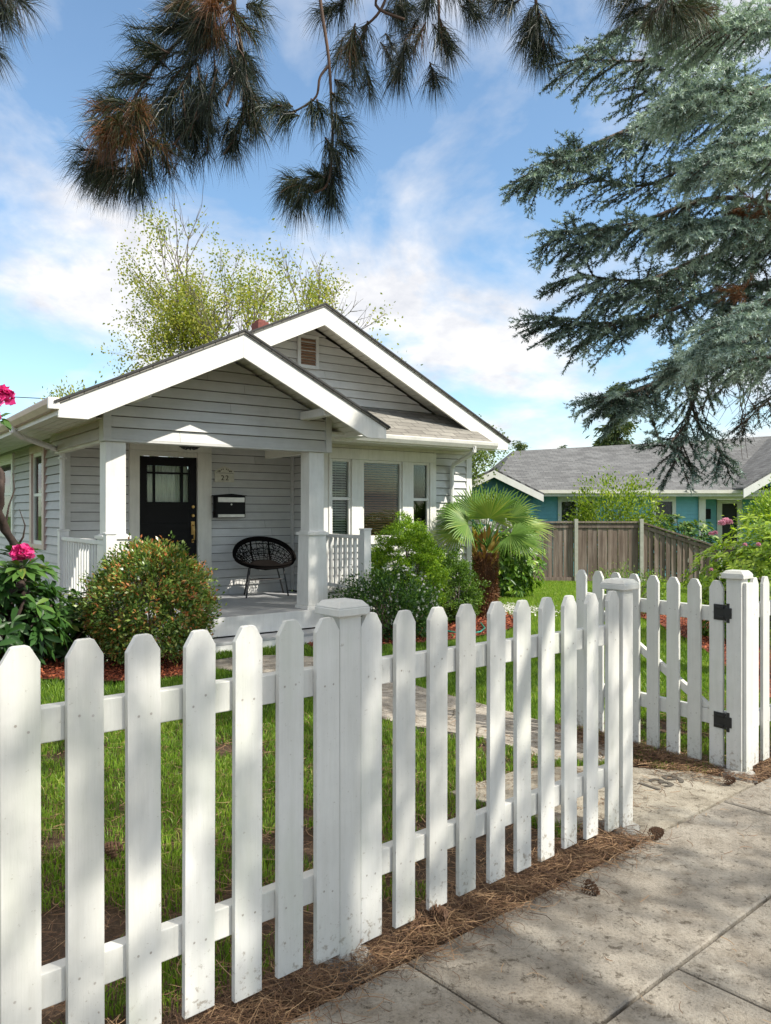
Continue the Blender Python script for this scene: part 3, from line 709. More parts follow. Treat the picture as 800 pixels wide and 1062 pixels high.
# main gable wall
mg = MB(H); zt2 = 4.22-.16
siding(mg, TG, 0, 0, 2.75, zt2-.02, -1, 't', .115, lambda z: max(3.6, 5.37-(zt2-z)/.478), lambda z: min(8.35, 5.37+(zt2-z)/.478))
mg.build('main_gable_wall', 'siding_paint', house)
MB(H).prism([(3.4, 2.5), (8.3, 2.5), (5.37, 4.02), (3.4, 3.1)], TG+.012, TG+.1, 1).build('main_gable_core', 'room_dark', house)
# gable vent
vt = MB(H)
for (x0, x1, z0, z1) in ((5.24, 5.29, 3.44, 3.90), (5.53, 5.58, 3.44, 3.90), (5.29, 5.53, 3.44, 3.485), (5.29, 5.53, 3.855, 3.90)): vt.box(x0, x1, TG-.045, TG-.017, z0, z1)
v0 = vt.build('gable_vent', 'siding_paint', house)
lv = MB(H)
for i in range(9):
    z = 3.49+i*.041; lv.add([(5.29, TG-.038, z), (5.53, TG-.038, z), (5.53, TG-.018, z+.03), (5.29, TG-.018, z+.03), (5.29, TG-.034, z-.006), (5.53, TG-.034, z-.006), (5.53, TG-.014, z+.024), (5.29, TG-.014, z+.024)],
           [(0, 1, 2, 3), (7, 6, 5, 4), (0, 4, 5, 1), (3, 2, 6, 7), (0, 3, 7, 4), (1, 5, 6, 2)])
lv.build('louvre', 'louver_brown', v0)
# --- roofs
def uvL(p):
    d = Vector(p); return (d.dot(HV), d.dot(HU)*1.1)
def uvS(p):
    d = Vector(p); return (d.dot(HU), d.dot(HV)*1.2)
RT = .035
def slope(s0, z0, s1, z1, t0, t1, th=RT):
    b = MB(H); b.prism([(s0, z0), (s1, z1), (s1, z1-th), (s0, z0-th)], t0, t1, 1); return b
def zl(s): return 4.22-.478*(5.37-s)
rf = MB(H)
rf.prism([(1.66, zl(1.66)), (PC, zl(PC)), (PC, zl(PC)-RT), (1.66, zl(1.66)-RT)], 7.30, 8.74, 1)
rf.prism([(1.66, zl(1.66)), (5.37, 4.22), (5.37, 4.22-RT), (1.66, zl(1.66)-RT)], 8.74, 20.4, 1)
rf.prism([(5.37, 4.22), (8.80, zmain(8.80)), (8.80, zmain(8.80)-RT), (5.37, 4.22-RT)], 8.74, 20.4, 1)
rf.prism([(PC+.001, PZ), (5.36, PZ-.475*(5.36-PC)), (5.36, PZ-.475*(5.36-PC)-RT), (PC+.001, PZ-RT)], 7.30, TG-.02, 1)
rf.build('roof', 'roof_shingle', house, uvfn=uvL)
sh = MB(H)                                   # lean-to roof over the window bay
sh.prism([(8.42, 2.50), (TG-.02, 2.97), (TG-.02, 2.94), (8.42, 2.47)], 4.30, 8.12, 0)
sh.build('bay_roof', 'roof_shingle', house, uvfn=uvS)
# fascia boards (rakes), 0.25 deep, with a thin dark drip edge
def rake(s0, z0, s1, z1, t, name='rake_board', d=.25, cut0=None, cut1=None):
    b = MB(H); th = .036
    p = [(s0, z0), (s1, z1), (s1, z1-d), (s0, z0-d)]
    b.prism(p, t, t+th, 1); return b.build(name, 'trim_paint', house, bevel=.004)
def rakecut(s0, z0, s1, z1, t, end):           # outer end cut level at its foot
    b = MB(H); sg = 1 if s1 > s0 else -1
    sl = (z1-z0)/(s1-s0)
    p = [(s0, z0), (s1, z1), (s1, z1-.12), (s1-sg*.30, z1-.12-.0), (s0, z0-.25)]
    # keep the lower edge parallel to the roof until the level cut
    xk = s1-sg*.27; p = [(s0, z0), (s1, z1), (s1, z1-.125), (xk, z1-.125), (s0, z0-.25)]
    p = [(s0, z0), (s1, z1), (s1, z1-.125), (s1-sg*(.125/abs(sl)), z1-.125-.0), (s0, z0-.25)]
    b.prism(p if sg < 0 else p[::-1], t, t+.036, 1); return b.build('rake_board', 'trim_paint', house, bevel=.004)
e = RT+.002
rakecut(PC-.001, PZ-e, 1.69, zl(1.69)-e, 7.318, 0); rakecut(PC+.001, PZ-e, 5.33, PZ-.475*(5.33-PC)-e, 7.318, 1)
rakecut(5.369, 4.22-e, 2.9, zl(2.9)-e, 8.762, 0); rakecut(5.371, 4.22-e, 8.77, zmain(8.77)-e, 8.762, 1)
de = MB(H)
def edge(s0, z0, s1, z1, t): de.prism([(s0, z0), (s1, z1), (s1, z1-.022), (s0, z0-.022)], t-.012, t, 1)
edge(1.65, zl(1.65)+.004, PC, PZ+.006, 7.30); edge(PC, PZ+.006, 5.37, PZ-.475*(5.37-PC)+.004, 7.30); edge(PC, zl(PC)+.004, 5.37, 4.226, 8.74); edge(5.37, 4.226, 8.81, zmain(8.81)+.004, 8.74)
de.build('roof_edge', 'roof_edge', house)
# soffit boards under the overhangs
def soffit(s0, z0, s1, z1, t0, t1, n, name='soffit'):
    b = MB(H)
    for i in range(n):
        f0, f1 = i/n, (i+.90)/n
        a0, c0 = s0+(s1-s0)*f0, z0+(z1-z0)*f0; a1, c1 = s0+(s1-s0)*f1, z0+(z1-z0)*f1
        b.prism([(a0, c0), (a1, c1), (a1, c1-.014), (a0, c0-.014)], t0, t1, 1)
    b.build(name, 'cream_trim', house)
d = .085
soffit(PC, PZ-d, 1.75, zl(1.75)-d, 7.356, TB+.05, 18); soffit(PC, PZ-d, 5.30, PZ-.475*(5.3-PC)-d, 7.356, TG-.03, 18)
soffit(5.37, 4.22-d, 3.3, zl(3.3)-d, 8.80, TG, 20); soffit(5.37, 4.22-d, 8.74, zmain(8.74)-d, 8.80, TG+.02, 34)
# level soffit on the left eave and under the bay roof
so_ = MB(H)
for i in range(6): so_.box(1.74+i*.093, 1.74+i*.093+.086, 7.95, 20.2, 2.385, 2.40)
so_.build('side_soffit', 'cream_trim', house)
so_ = MB(H)
for i in range(8): so_.box(4.96, 8.2, 8.46+i*.092, 8.46+i*.092+.085, 2.405, 2.42)
so_.build('bay_soffit', 'cream_trim', house)
MB(H).box(5.66, 8.3, TW-.05, TW-.018, 2.36, 2.403).build('frieze_board', 'cream_trim', house)
MB(H).box(1.70, 1.735, 7.36, 20.3, 2.33, 2.46).build('side_fascia', 'cream_trim', house)
MB(H).box(4.98, 8.14, 8.425, 8.455, 2.37, 2.475).build('bay_fascia', 'trim_paint', house)
MB(H).box(8.35, 8.73, 9.5, 20.2, 2.46, 2.475).build('right_soffit', 'cream_trim', house)
# rafter-end blocks
for (a, z) in ((2.50, 2.56), (4.56, 2.53)): MB(H).box(a-.055, a+.055, 7.37, TB-.03, z, z+.09).build('lookout_block', 'trim_paint', house, bevel=.004)
rb = MB(H)
rb.prism([(PC-.07, PZ-.27), (PC+.07, PZ-.27), (PC+.07, PZ-.2), (PC, PZ-.12), (PC-.07, PZ-.2)], 7.37, TB-.03, 1)
rb.build('lookout_block', 'trim_paint', house, bevel=.004)
# gutters
def gutter(p0, p1, name, mat, outw):
    """K-profile gutter between two H-frame points, outw = outward unit (s,t)"""
    b = MB(H); (s0, t0, z0), (s1, t1, z1) = p0, p1
    pr = [(0, -.02), (0, -.10), (.05, -.10), (.085, -.05), (.095, -.012), (.095, .0), (.085, .0), (.08, -.02), (.01, -.02)]
    n = len(pr); V = []
    for (s, t, z) in (p0, p1): V += [(s+outw[0]*u, t+outw[1]*u, z+q) for u, q in pr]
    b.add(V, [tuple(range(n))[::-1], tuple(range(n, 2*n))]+[(i, (i+1) % n, n+(i+1) % n, n+i) for i in range(n)])
    return b.build(name, mat, house, bevel=.002)
gutter((1.70, 7.34, 2.475), (1.70, 20.3, 2.475), 'gutter', 'gutter_left', (-1, 0))
MB(H).box(1.60, 1.70, 7.30, 7.338, 2.37, 2.475).build('gutter_end_cap', 'trim_paint', house, bevel=.006)
gutter((4.98, 8.425, 2.49), (8.15, 8.425, 2.49), 'gutter', 'trim_paint', (0, -1))
gutter((8.77, 9.3, 2.60), (8.77, 20.3, 2.60), 'gutter', 'trim_paint', (1, 0))
def spout(pts, name='downspout', mat='white_paint', r=.034):
    b = MB(H); b.tube(pts, r, 8, frame=True); return b.build(name, mat, house, smooth=False)
spout([(1.65, 9.2, 2.40), (1.65, 9.2, 2.34), (1.75, 9.3, 2.29), (2.30, 9.92, 2.205), (2.355, 10.0, 2.16), (2.36, 10.01, 2.08), (2.36, 10.01, .12), (2.33, 9.97, .05), (2.12, 9.9, .01)])
for z in (2.10, .95): MB(H).box(2.315, 2.405, 9.965, 10.055, z, z+.02).build('downspout_strap', 'white_paint', house)
spout([(7.70, 8.385, 2.41), (7.70, 8.385, 2.345), (7.73, 8.48, 2.31), (7.90, 9.06, 2.19), (7.92, 9.13, 2.14), (7.92, 9.135, 2.05), (7.92, 9.135, .0)])
spout([(8.86, 9.7, 2.50), (8.84, 9.7, 2.42), (8.45, 9.7, 2.30), (8.40, 9.7, 2.2), (8.40, 9.7, -.1)])
# corner boards
MB(H).box(SL-.025, SL+.05, TD-.03, TD+.018, DZ-.4, 2.41).box(SL-.026, SL+.0, TD+.018, TD+.09, DZ-.4, 2.40).build('corner_board', 'siding_paint', house)
MB(H).box(SR-.09, SR+.0, TW-.03, TW+.01, Z0, 2.46).box(SR, SR+.022, TW-.03, TW+.09, Z0, 2.46).build('corner_board', 'white_paint', house, bevel=.002)
MB(H).box(5.60, 5.68, TW-.03, TW+.02, DZ, 2.37).build('corner_board', 'trim_paint', house)
MB(H).box(5.58, 5.625, TD-.055, TD-.017, DZ, 2.41).build('corner_board', 'siding_paint', house)
# chimney
c = MB(H); c.box(5.11, 5.29, 10.2, 10.42, 3.6, 4.245); ch = c.build('chimney', 'brick_red', house, bevel=.01)
MB(H).box(5.14, 5.26, 10.24, 10.38, 4.246, 4.28).build('chimney_pot', 'brick_red', ch, bevel=.01)
# --- porch deck
dk = MB(H)
nb = 26
for i in range(nb):
    t0 = 7.88+i*(TD-7.88-.02)/nb; dk.box(2.26, 5.50, t0, t0+(TD-7.88)/nb-.004, DZ-.03, DZ)
dk.build('porch_floor', 'deck_paint', house)
MB(H).box(2.24, 5.52, 7.855, 7.878, DZ-.205, DZ+.002).box(2.235, 2.258, 7.878, TD, DZ-.33, DZ+.002).box(5.502, 5.525, 7.878, TW-.02, DZ-.33, DZ+.002).build('porch_fascia', 'white_paint', house, bevel=.003)
MB(H).box(2.27, 5.49, 8.0, 8.03, Z0, DZ-.035).build('porch_skirt', 'room_dark', house)
st = MB(H); st.box(2.9, 4.72, 7.57, 7.86, .045, .075); s_ = st.build('porch_step', 'deck_paint', house, bevel=.004)
MB(H).box(2.9, 4.72, 7.575, 7.60, -.09, .044).build('step_riser', 'white_paint', s_, bevel=.003)
# --- columns
def column(s, mir=1):
    t = 8.04; b = MB(H); w0, w1, w2 = .102, .122, .148
    b.box(s-w0, s+w0, t-w0, t+w0, DZ+.93, 2.163); c = b.build('porch_column', 'trim_paint', house, bevel=.004)
    q = MB(H)
    def fr_(h, z): return [(s-h, t-h, z), (s+h, t-h, z), (s+h, t+h, z), (s-h, t+h, z)]
    for (h0, z0, h1, z1) in ((w2+.01, DZ+.001, w2, DZ+.04), (w2-.01, DZ+.04, w1, DZ+.88), (w1+.022, DZ+.88, w1+.022, DZ+.915), (w1+.005, DZ+.915, w0, DZ+.935)):
        q.add(fr_(h0, z0)+fr_(h1, z1), [(3, 2, 1, 0), (4, 5, 6, 7), (0, 1, 5, 4), (1, 2, 6, 5), (2, 3, 7, 6), (3, 0, 4, 7)])
    q.build('column_base', 'trim_paint', c, bevel=.003)
column(2.385); column(4.75)
# --- railings
def railing(s, t0, t1, name='porch_railing'):
    b = MB(H); b.box(s-.035, s+.035, t0, t1, DZ+.82, DZ+.865)
    r = b.build(name, 'white_paint', house, bevel=.004)
    MB(H).box(s-.025, s+.025, t0, t1, DZ+.17, DZ+.215).build('bottom_rail', 'white_paint', r, bevel=.003)
    n = int((t1-t0)/.105); k = MB(H)
    for i in range(n):
        t = t0+(i+.5)*(t1-t0)/n; MB(H)
        q = MB(H).box(s-.018, s+.018, t-.018, t+.018, DZ+.216, DZ+.819); q.build('baluster', 'white_paint', r)
    return r
def newel(s, t, z0=None):
    b = MB(H).box(s-.052, s+.052, t-.052, t+.052, z0 if z0 is not None else DZ-.33, DZ+.93)
    n_ = b.build('newel_post', 'white_paint', house, bevel=.004)
    MB(H).box(s-.06, s+.06, t-.06, t+.06, DZ+.931, DZ+.95).build('newel_cap', 'white_paint', n_, bevel=.006)
railing(2.29, 7.9, 9.62); newel(2.285, 7.80); newel(2.29, 9.68)
railing(5.45, 7.99, 9.14); newel(5.45, 7.93, DZ-.1)
# --- front door
dr = MB(H)
dr.box(3.335, 4.125, TD-.005, TD+.045, DZ+.02, 1.0+DZ)                       # lower rail area
for (x0, x1, z0, z1) in ((3.335, 3.44, 1.295, 2.19), (4.02, 4.125, 1.295, 2.19), (3.44, 4.02, 1.295, 1.585), (3.44, 4.02, 2.07, 2.19), (3.525, 3.55, 1.585, 2.07), (3.91, 3.935, 1.585, 2.07), (3.44, 4.02, 1.96, 1.985)):
    dr.box(x0, x1, TD-.005, TD+.04, z0, z1)
dr.box(3.43, 3.70, TD-.011, TD-.004, .42, 1.18); dr.box(3.76, 4.03, TD-.011, TD-.004, .42, 1.18); dr.box(3.42, 4.04, TD-.014, TD-.004, 1.55, 1.583)
door = dr.build('front_door', 'black_paint', house, bevel=.002)
MB(H).box(3.44, 4.02, TD+.015, TD+.019, 1.585, 2.07).build('door_glass', 'window_glass', door)
cr = MB(H)
N = 60
for i in range(N):
    x0, x1 = 3.44+i*.58/N, 3.44+(i+1)*.58/N; y0, y1 = TD+.045+.01*math.sin(i*1.3), TD+.045+.01*math.sin((i+1)*1.3)
    cr.add([(x0, y0, 1.585), (x1, y1, 1.585), (x1, y1, 2.07), (x0, y0, 2.07)], [(0, 1, 2, 3)])
cr.build('door_curtain', 'curtain', door, smooth=True)
for z in (1.52, 1.40): MB(H).tube([(4.07, TD-.004, z), (4.07, TD-.03, z)], [.026, .02], 12, frame=True).build('door_lock', 'brass', door, smooth=False)
hd = MB(H); hd.box(4.045, 4.095, TD-.014, TD-.006, 1.14, 1.32); hd.tube([(4.07, TD-.014, 1.27), (4.07, TD-.06, 1.26), (4.07, TD-.07, 1.2), (4.07, TD-.06, 1.07), (4.07, TD-.014, 1.05)], .010, 8, frame=True)
hd.box(4.055, 4.085, TD-.012, TD-.006, 1.03, 1.08); hd.build('door_handle', 'brass', door)
MB(H).box(3.2, 3.33, TD-.045, TD+.02, DZ, 2.26).box(4.13, 4.33, TD-.045, TD+.02, DZ, 2.26).box(3.2, 4.33, TD-.045, TD+.02, 2.262, 2.40).box(3.33, 4.13, TD-.03, TD+.02, DZ, DZ+.018).box(3.33, 4.13, TD-.03, TD+.02, 2.195, 2.26).build('door_casing', 'cream_trim', house, bevel=.003)
# --- window bay: one broad casing with three windows
cs = MB(H); y0, y1 = TW-.045, TW+.02
def csb(x0, x1, z0, z1, a=y0): cs.box(x0, x1, a, y1, z0, z1)
csb(5.68, 5.715, 1.06, 2.20); csb(6.06, 6.25, 1.06, 2.20); csb(6.97, 7.16, 1.06, 2.20); csb(7.50, 7.62, 1.06, 2.20)
csb(5.68, 7.62, 2.202, 2.355); csb(5.68, 7.62, .985, 1.058, TW-.07)
cs.build('window_casing', 'trim_paint', house, bevel=.003)
MB(H).box(5.68, 7.62, TW-.035, TW-.017, .88, .984).build('window_apron', 'trim_paint', house)
def window(parent_name, x0, x1, z0, z1, meet, blind, frac=(0, 1), gl='window_glass'):
    f = MB(H); fw = .036; fy0, fy1 = TW-.02, TW+.03
    for a, b_, c_, d_ in ((x0, x0+fw, z0, z1), (x1-fw, x1, z0, z1), (x0+fw, x1-fw, z0, z0+fw*1.3), (x0+fw, x1-fw, z1-fw, z1)): f.box(a, b_, fy0, fy1, c_, d_)
    if meet: f.box(x0+fw, x1-fw, fy0, fy1, meet-.02, meet+.02)
    w_ = f.build('window', 'trim_paint', house, bevel=.002)
    MB(H).box(x0+fw, x1-fw, TW+.006, TW+.010, z0+fw, z1-fw).build('pane', 'window_glass', w_)
    if blind:
        q = MB(H); zz0, zz1 = z0+(z1-z0)*frac[0], z0+(z1-z0)*frac[1]; z = zz0+.05
        while z < zz1-.03:
            q.add([(x0+.045, TW+.035, z), (x1-.045, TW+.035, z), (x1-.045, TW+.062, z+.020), (x0+.045, TW+.062, z+.020), (x0+.045, TW+.035, z-.002), (x1-.045, TW+.035, z-.002), (x1-.045, TW+.062, z+.018), (x0+.045, TW+.062, z+.018)],
                  [(0, 1, 2, 3), (7, 6, 5, 4), (0, 4, 5, 1), (3, 2, 6, 7)]); z += .036
        for xx in (x0+.12, x1-.12): q.box(xx, xx+.004, TW+.03, TW+.033, zz0+.03, zz1-.03)
        q.build('blind', blind, w_)
    return w_
window('w', 5.715, 6.06, 1.06, 2.20, 1.64, 'blind_pale'); window('w', 6.25, 6.97, 1.06, 2.20, None, 'blind_brown'); window('w', 7.16, 7.50, 1.06, 2.20, 1.64, None)
MB(H).box(5.74, 7.64, TW+.5, TW+.55, .9, 2.4).box(5.74, 7.64, TW+.07, TW+.5, .9, .95).build('room_backing', 'room_dark', house)
# side windows
for (t0, t1, z0, z1) in WT:
    c_ = MB(H)
    for a, b_, u, v_ in ((t0-.06, t0+.06, z0, z1), (t1-.06, t1+.06, z0, z1), (t0+.06, t1-.06, z1-.1, z1), (t0-.06, t1+.06, z0-.06, z0)): c_.box(SL-.045, SL+.02, a, b_, u, v_)
    k = c_.build('side_window_casing', 'gutter_left' if t0 < 12 else 'trim_paint', house, bevel=.003)
    f = MB(H); mz = (z0+z1)/2
    for a, b_, u, v_ in ((t0+.06, t0+.1, z0, z1-.1), (t1-.1, t1-.06, z0, z1-.1), (t0+.1, t1-.1, mz-.02, mz+.02), (t0+.1, t1-.1, z0, z0+.05), (t0+.1, t1-.1, z1-.15, z1-.1)): f.box(SL-.015, SL+.02, a, b_, u, v_)
    w_ = f.build('window', 'trim_paint', house)
    MB(H).box(SL+.004, SL+.008, t0+.1, t1-.1, z0+.05, z1-.15).build('pane', 'window_glass', w_)
    MB(H).box(SL+.12, SL+.14, t0-.1, t1+.1, z0-.1, z1+.05).build('curtain' if t0 > 12 else 'dark_blind', 'curtain' if t0 > 12 else 'room_dark', w_)
# wall outlet
MB(H).box(5.07, 5.14, TD-.045, TD-.017, .60, .72).build('outlet_cover', 'plastic_white', house, bevel=.004)

# ------------------------------------------------------------------ things on the porch
mbx = thing('mailbox', H(4.57, TD-.018, 1.37), 'black wall mailbox with two silver bars, right of the front door', 'mailbox', rz=HA)
b = MB(H); b.box(4.36, 4.79, TD-.15, TD-.018, 1.37, 1.67); body = b.build('box', 'black_paint', mbx, bevel=.006)
MB(H).prism([(4.34, 1.672), (4.81, 1.672), (4.81, 1.682), (4.575, 1.705), (4.34, 1.682)], TD-.165, TD-.018, 1).build('lid', 'black_paint', mbx, bevel=.002)
MB(H).box(4.375, 4.775, TD-.16, TD-.151, 1.585, 1.655).build('silver_bar', 'silver', mbx, bevel=.004); MB(H).box(4.375, 4.775, TD-.16, TD-.151, 1.375, 1.42).build('silver_bar', 'silver', mbx, bevel=.004)
MB(H).tube([(4.575, TD-.151, 1.555), (4.575, TD-.158, 1.555)], .012, 10, frame=True).build('keyhole', 'silver', mbx)
pq = thing('house_number_plaque', H(4.53, TD-.02, 1.87), 'cream house number plaque with a peaked top above the mailbox', 'number plaque', rz=HA)
b = MB(H); pts = [(4.385, 1.87), (4.675, 1.87), (4.675, 1.995), (4.69, 2.0), (4.66, 2.03), (4.60, 2.065), (4.53, 2.095), (4.46, 2.065), (4.40, 2.03), (4.37, 2.0), (4.385, 1.995)]
b.prism(pts, TD-.032, TD-.019, 1); b.build('plate', 'plaque_cream', pq, bevel=.003)
def text(body, size, origin, parent, mat, name, ext=.003):
    cu = bpy.data.curves.new('t', 'FONT'); cu.body = body; cu.size = size; cu.extrude = ext; cu.space_character = 1.35; cu.align_x = 'CENTER'
    o = bpy.data.objects.new('t', cu); COL.objects.link(o); bpy.context.view_layer.update()
    me = bpy.data.meshes.new_from_object(o.evaluated_get(bpy.context.evaluated_depsgraph_get())); bpy.data.objects.remove(o); me.materials.clear()
    for v in me.vertices: v.co = H(origin[0]+v.co.x, origin[1]-v.co.z, origin[2]+v.co.y)
    o = bpy.data.objects.new(name, me); return put(o, parent, mat)
text('22', .10, (4.53, TD-.036, 1.895), pq, 'plaque_dark', 'numeral')
orn = MB(H)
for (x, z, r) in ((4.43, 2.02, .009), (4.455, 2.022, .012), (4.48, 2.04, .008), (4.505, 2.05, .008), (4.555, 2.05, .008), (4.58, 2.04, .008), (4.605, 2.022, .012), (4.63, 2.02, .009)): orn.tube([(x, TD-.037, z), (x, TD-.033, z)], r, 8, frame=True)
orn.box(4.40, 4.66, TD-.036, TD-.0325, 1.993, 1.998); orn.build('ornament', 'plaque_dark', pq)
# porch light
pl = thing('porch_light', H(3.55, 8.9, 2.2), 'black scrolled porch light hanging under the porch ceiling', 'lantern', rz=HA)
b = MB(H); b.tube([(3.55, 8.9, 2.408), (3.55, 8.9, 2.38)], [.07, .06], 12, frame=True); b.tube([(3.55, 8.9, 2.38), (3.55, 8.9, 2.26)], .01, 8, frame=True)
for k in range(6):
    a = k*math.pi/3; cx, cy = math.cos(a), math.sin(a)
    b.tube([(3.55+cx*r_, 8.9+cy*r_, z) for r_, z in ((.0, 2.24), (.05, 2.205), (.10, 2.22), (.12, 2.25), (.10, 2.265), (.085, 2.25))], .008, 6, frame=True)
b.tube([(3.55+.115*math.cos(t*.524), 8.9+.115*math.sin(t*.524), 2.235) for t in range(13)], .009, 6, frame=True)
b.build('bracket', 'black_metal', pl, smooth=True)
# wicker chair
CC = (4.93, 9.62)
ch = thing('wicker_chair', H(CC[0], CC[1], DZ), 'round black wicker chair on thin metal legs in the porch corner', 'chair', rz=HA+R(-8))
def CHf(x, y, z):   # chair local: x right, y back, z up
    a = R(-10); return H(CC[0]+x*math.cos(a)-y*math.sin(a), CC[1]+x*math.sin(a)+y*math.cos(a), DZ+z)
def rimp(t, r=1.):
    c, s = math.cos(t), math.sin(t)
    x = .43*(abs(c)**.9)*(1 if c > 0 else -1)*r; y = .28*s*r+.02; z = .545+.245*s if s > 0 else .545+.12*s
    return x, y, z
def bowl(t, r):
    x, y, z = rimp(t, 1); zc = .36
    f = r**1.6; k = r**.9
    return (x*k, (y-.0)*k, zc+(z-zc)*f)
b = MB(CHf)
rp = [rimp(2*math.pi*i/48) for i in range(49)]
b.tube(rp, .02, 8, frame=True, cap=False)
b.tube([(p[0]*.96, p[1]*.96, p[2]-.03) for p in rp], .02, 6, frame=True, cap=False); b.build('rim', 'wicker', ch, smooth=True)
b = MB(CHf)
for i in range(30):
    t = 2*math.pi*i/30; b.tube([bowl(t, r_) for r_ in (1, .85, .7, .55, .4, .25, .1)], .005, 4, frame=True, cap=False)
for r_ in (.2, .28, .36, .44, .52, .58, .64, .76, .88): b.tube([bowl(2*math.pi*i/36, r_) for i in range(37)], .005, 4, frame=True, cap=False)
for i in range(80):                       # loose woven loops
    t0 = random.uniform(0, 6.28); r0 = random.uniform(.6, .93); rad = random.uniform(.035, .07)
    b.tube([bowl(t0+rad*2.6*math.cos(u*.785)/max(r0, .3), min(.99, r0+rad*1.5*math.sin(u*.785))) for u in range(9)], .0035, 4, frame=True, cap=False)
b.build('woven_bowl', 'wicker', ch)
b = MB(CHf); V = []; n = 24
for l, (r_, dz) in enumerate(((.0, .015), (.25, .015), (.42, .012), (.48, .0), (.42, -.012), (.0, -.01))):
    for j in range(n):
        p = bowl(2*math.pi*j/n, r_); V.append((p[0], p[1]-.03, p[2]+dz))
b.add(V, [(l*n+j, l*n+(j+1) % n, (l+1)*n+(j+1) % n, (l+1)*n+j) for l in range(5) for j in range(n)]); b.build('seat', 'wicker', ch, smooth=True)
for sx_ in (-.13, .13): MB(CHf).tube([(sx_, .28, .745), (sx_*1.02, .24, .6), (sx_*.95, .13, .43)], .014, 6, frame=True).build('back_strut', 'wicker', ch, smooth=True)
legs = [((-.25, -.12, .40), (-.33, -.22, 0)), ((.22, -.12, .40), (.26, -.22, 0)), ((-.20, .10, .38), (-.24, .20, 0)), ((.20, .10, .38), (.33, .20, 0))]
for p, q in legs: MB(CHf).tube([p, q], .011, 8, frame=True).build('leg', 'black_metal', ch)
b = MB(CHf)
def lp(l, f): p, q = l; return tuple(p[i]+(q[i]-p[i])*f for i in range(3))
for i, j in ((0, 3), (1, 2), (0, 1), (2, 3)): b.tube([lp(legs[i], .42), lp(legs[j], .42)], .007, 6, frame=True)
b.build('stretcher', 'black_metal', ch)
#PART2
# ------------------------------------------------------------------ the blue neighbour house (built where it stands, 25 m off)
nb_ = thing('neighbour_house', W(8, 26, g(8, 26)), 'low blue clapboard house with a long grey shingle roof behind the timber fence', 'house')
GZ = -.85
EY, EZ = 25.6, 2.17
def nsid(mb, plane, x0, x1, z0, z1, ex=.13):
    z = z0
    while z < z1-.004:
        zt = min(z+ex, z1)
        mb.add([(x0, plane-.022, z), (x1, plane-.022, z), (x1, plane-.002, zt), (x0, plane-.002, zt), (x0, plane+.01, z), (x1, plane+.01, z), (x1, plane+.01, zt), (x0, plane+.01, zt)], [(0, 1, 2, 3), (5, 4, 7, 6), (1, 0, 4, 5), (3, 2, 6, 7), (0, 3, 7, 4), (2, 1, 5, 6)]); z = zt
b = MB(); PL = 26.2
xs_ = [(3.4, 5.85), (7.15, 9.05), (9.85, 10.62)]
for x0, x1 in xs_: nsid(b, PL, x0, x1, GZ, 2.0)
nsid(b, PL, 5.85, 7.15, GZ, 1.15); nsid(b, PL, 9.05, 9.85, GZ, 1.15); b.build('front_wall', 'blue_siding', nb_)
for xa, xb in ((10.6, 11.85), (12.75, 14.5)): b = MB(); nsid(b, 27.6, xa, xb, GZ, 1.95); b.build('porch_wall', 'blue_siding', nb_)
MB().box(3.4, 10.6, PL+.012, 34, GZ, 1.99).build('wall_core', 'room_dark', nb_)
MB().box(10.62, 17, 27.62, 34, GZ, 1.9).build('wall_core', 'room_dark', nb_)
roof = MB()
x0, x1 = 3.2, 17.5
V = [(3.35, EY, EZ), (x1, EY, EZ), (x1, 31, 4.62), (7.3, 31, 4.02), (5.05, 30.6, 3.87), (3.2, 34.5, EZ), (x1, 36.5, EZ)]
roof.add(V, [(0, 1, 2, 3, 4), (0, 4, 5), (5, 4, 3, 2, 6)])
V2 = [(x, y, z-.07) for x, y, z in V]; roof.add(V2, [(4, 3, 2, 1, 0), (5, 4, 0), (6, 2, 3, 4, 5)])
roof.build('roof', 'neighbour_shingle', nb_, uvfn=lambda p: (p.x, p.y*1.08))
MB().box(5.02, x1, EY-.10, EY-.005, EZ-.10, EZ+.01).build('gutter', 'cream_trim', nb_)
MB().box(5.02, x1, EY, EY+.03, EZ-.2, EZ-.075).build('fascia', 'cream_trim', nb_)
MB().box(3.5, x1, EY+.03, 27.6, EZ-.13, EZ-.11).build('soffit', 'cream_trim', nb_)
# small front cross gable on the left
gx, gzp, gy = 3.50, 2.86, 24.9
b = MB()
for sg in (-1, 1):
    p = [(gx, gzp), (gx+sg*1.62, gzp-.80), (gx+sg*1.62, gzp-.86), (gx, gzp-.06)]
    b.prism(p if sg > 0 else p[::-1], gy, 29, 1)
b.build('cross_gable_roof', 'neighbour_shingle', nb_, uvfn=lambda p: (p.y, p.x*1.1))
for sg in (-1, 1):
    q = [(gx, gzp-.065), (gx+sg*1.6, gzp-.855), (gx+sg*1.6, gzp-1.08), (gx, gzp-.29)]
    MB().prism(q if sg > 0 else q[::-1], gy-.04, gy-.002, 1).build('rake_board', 'trim_paint', nb_)
b = MB(); b.prism([(gx-1.45, GZ), (gx+1.35, GZ), (gx+1.35, gzp-.86), (gx, gzp-.22), (gx-1.45, gzp-.86)], gy+.35, gy+1.2, 1); b.build('cross_gable_wall', 'teal_siding', nb_)
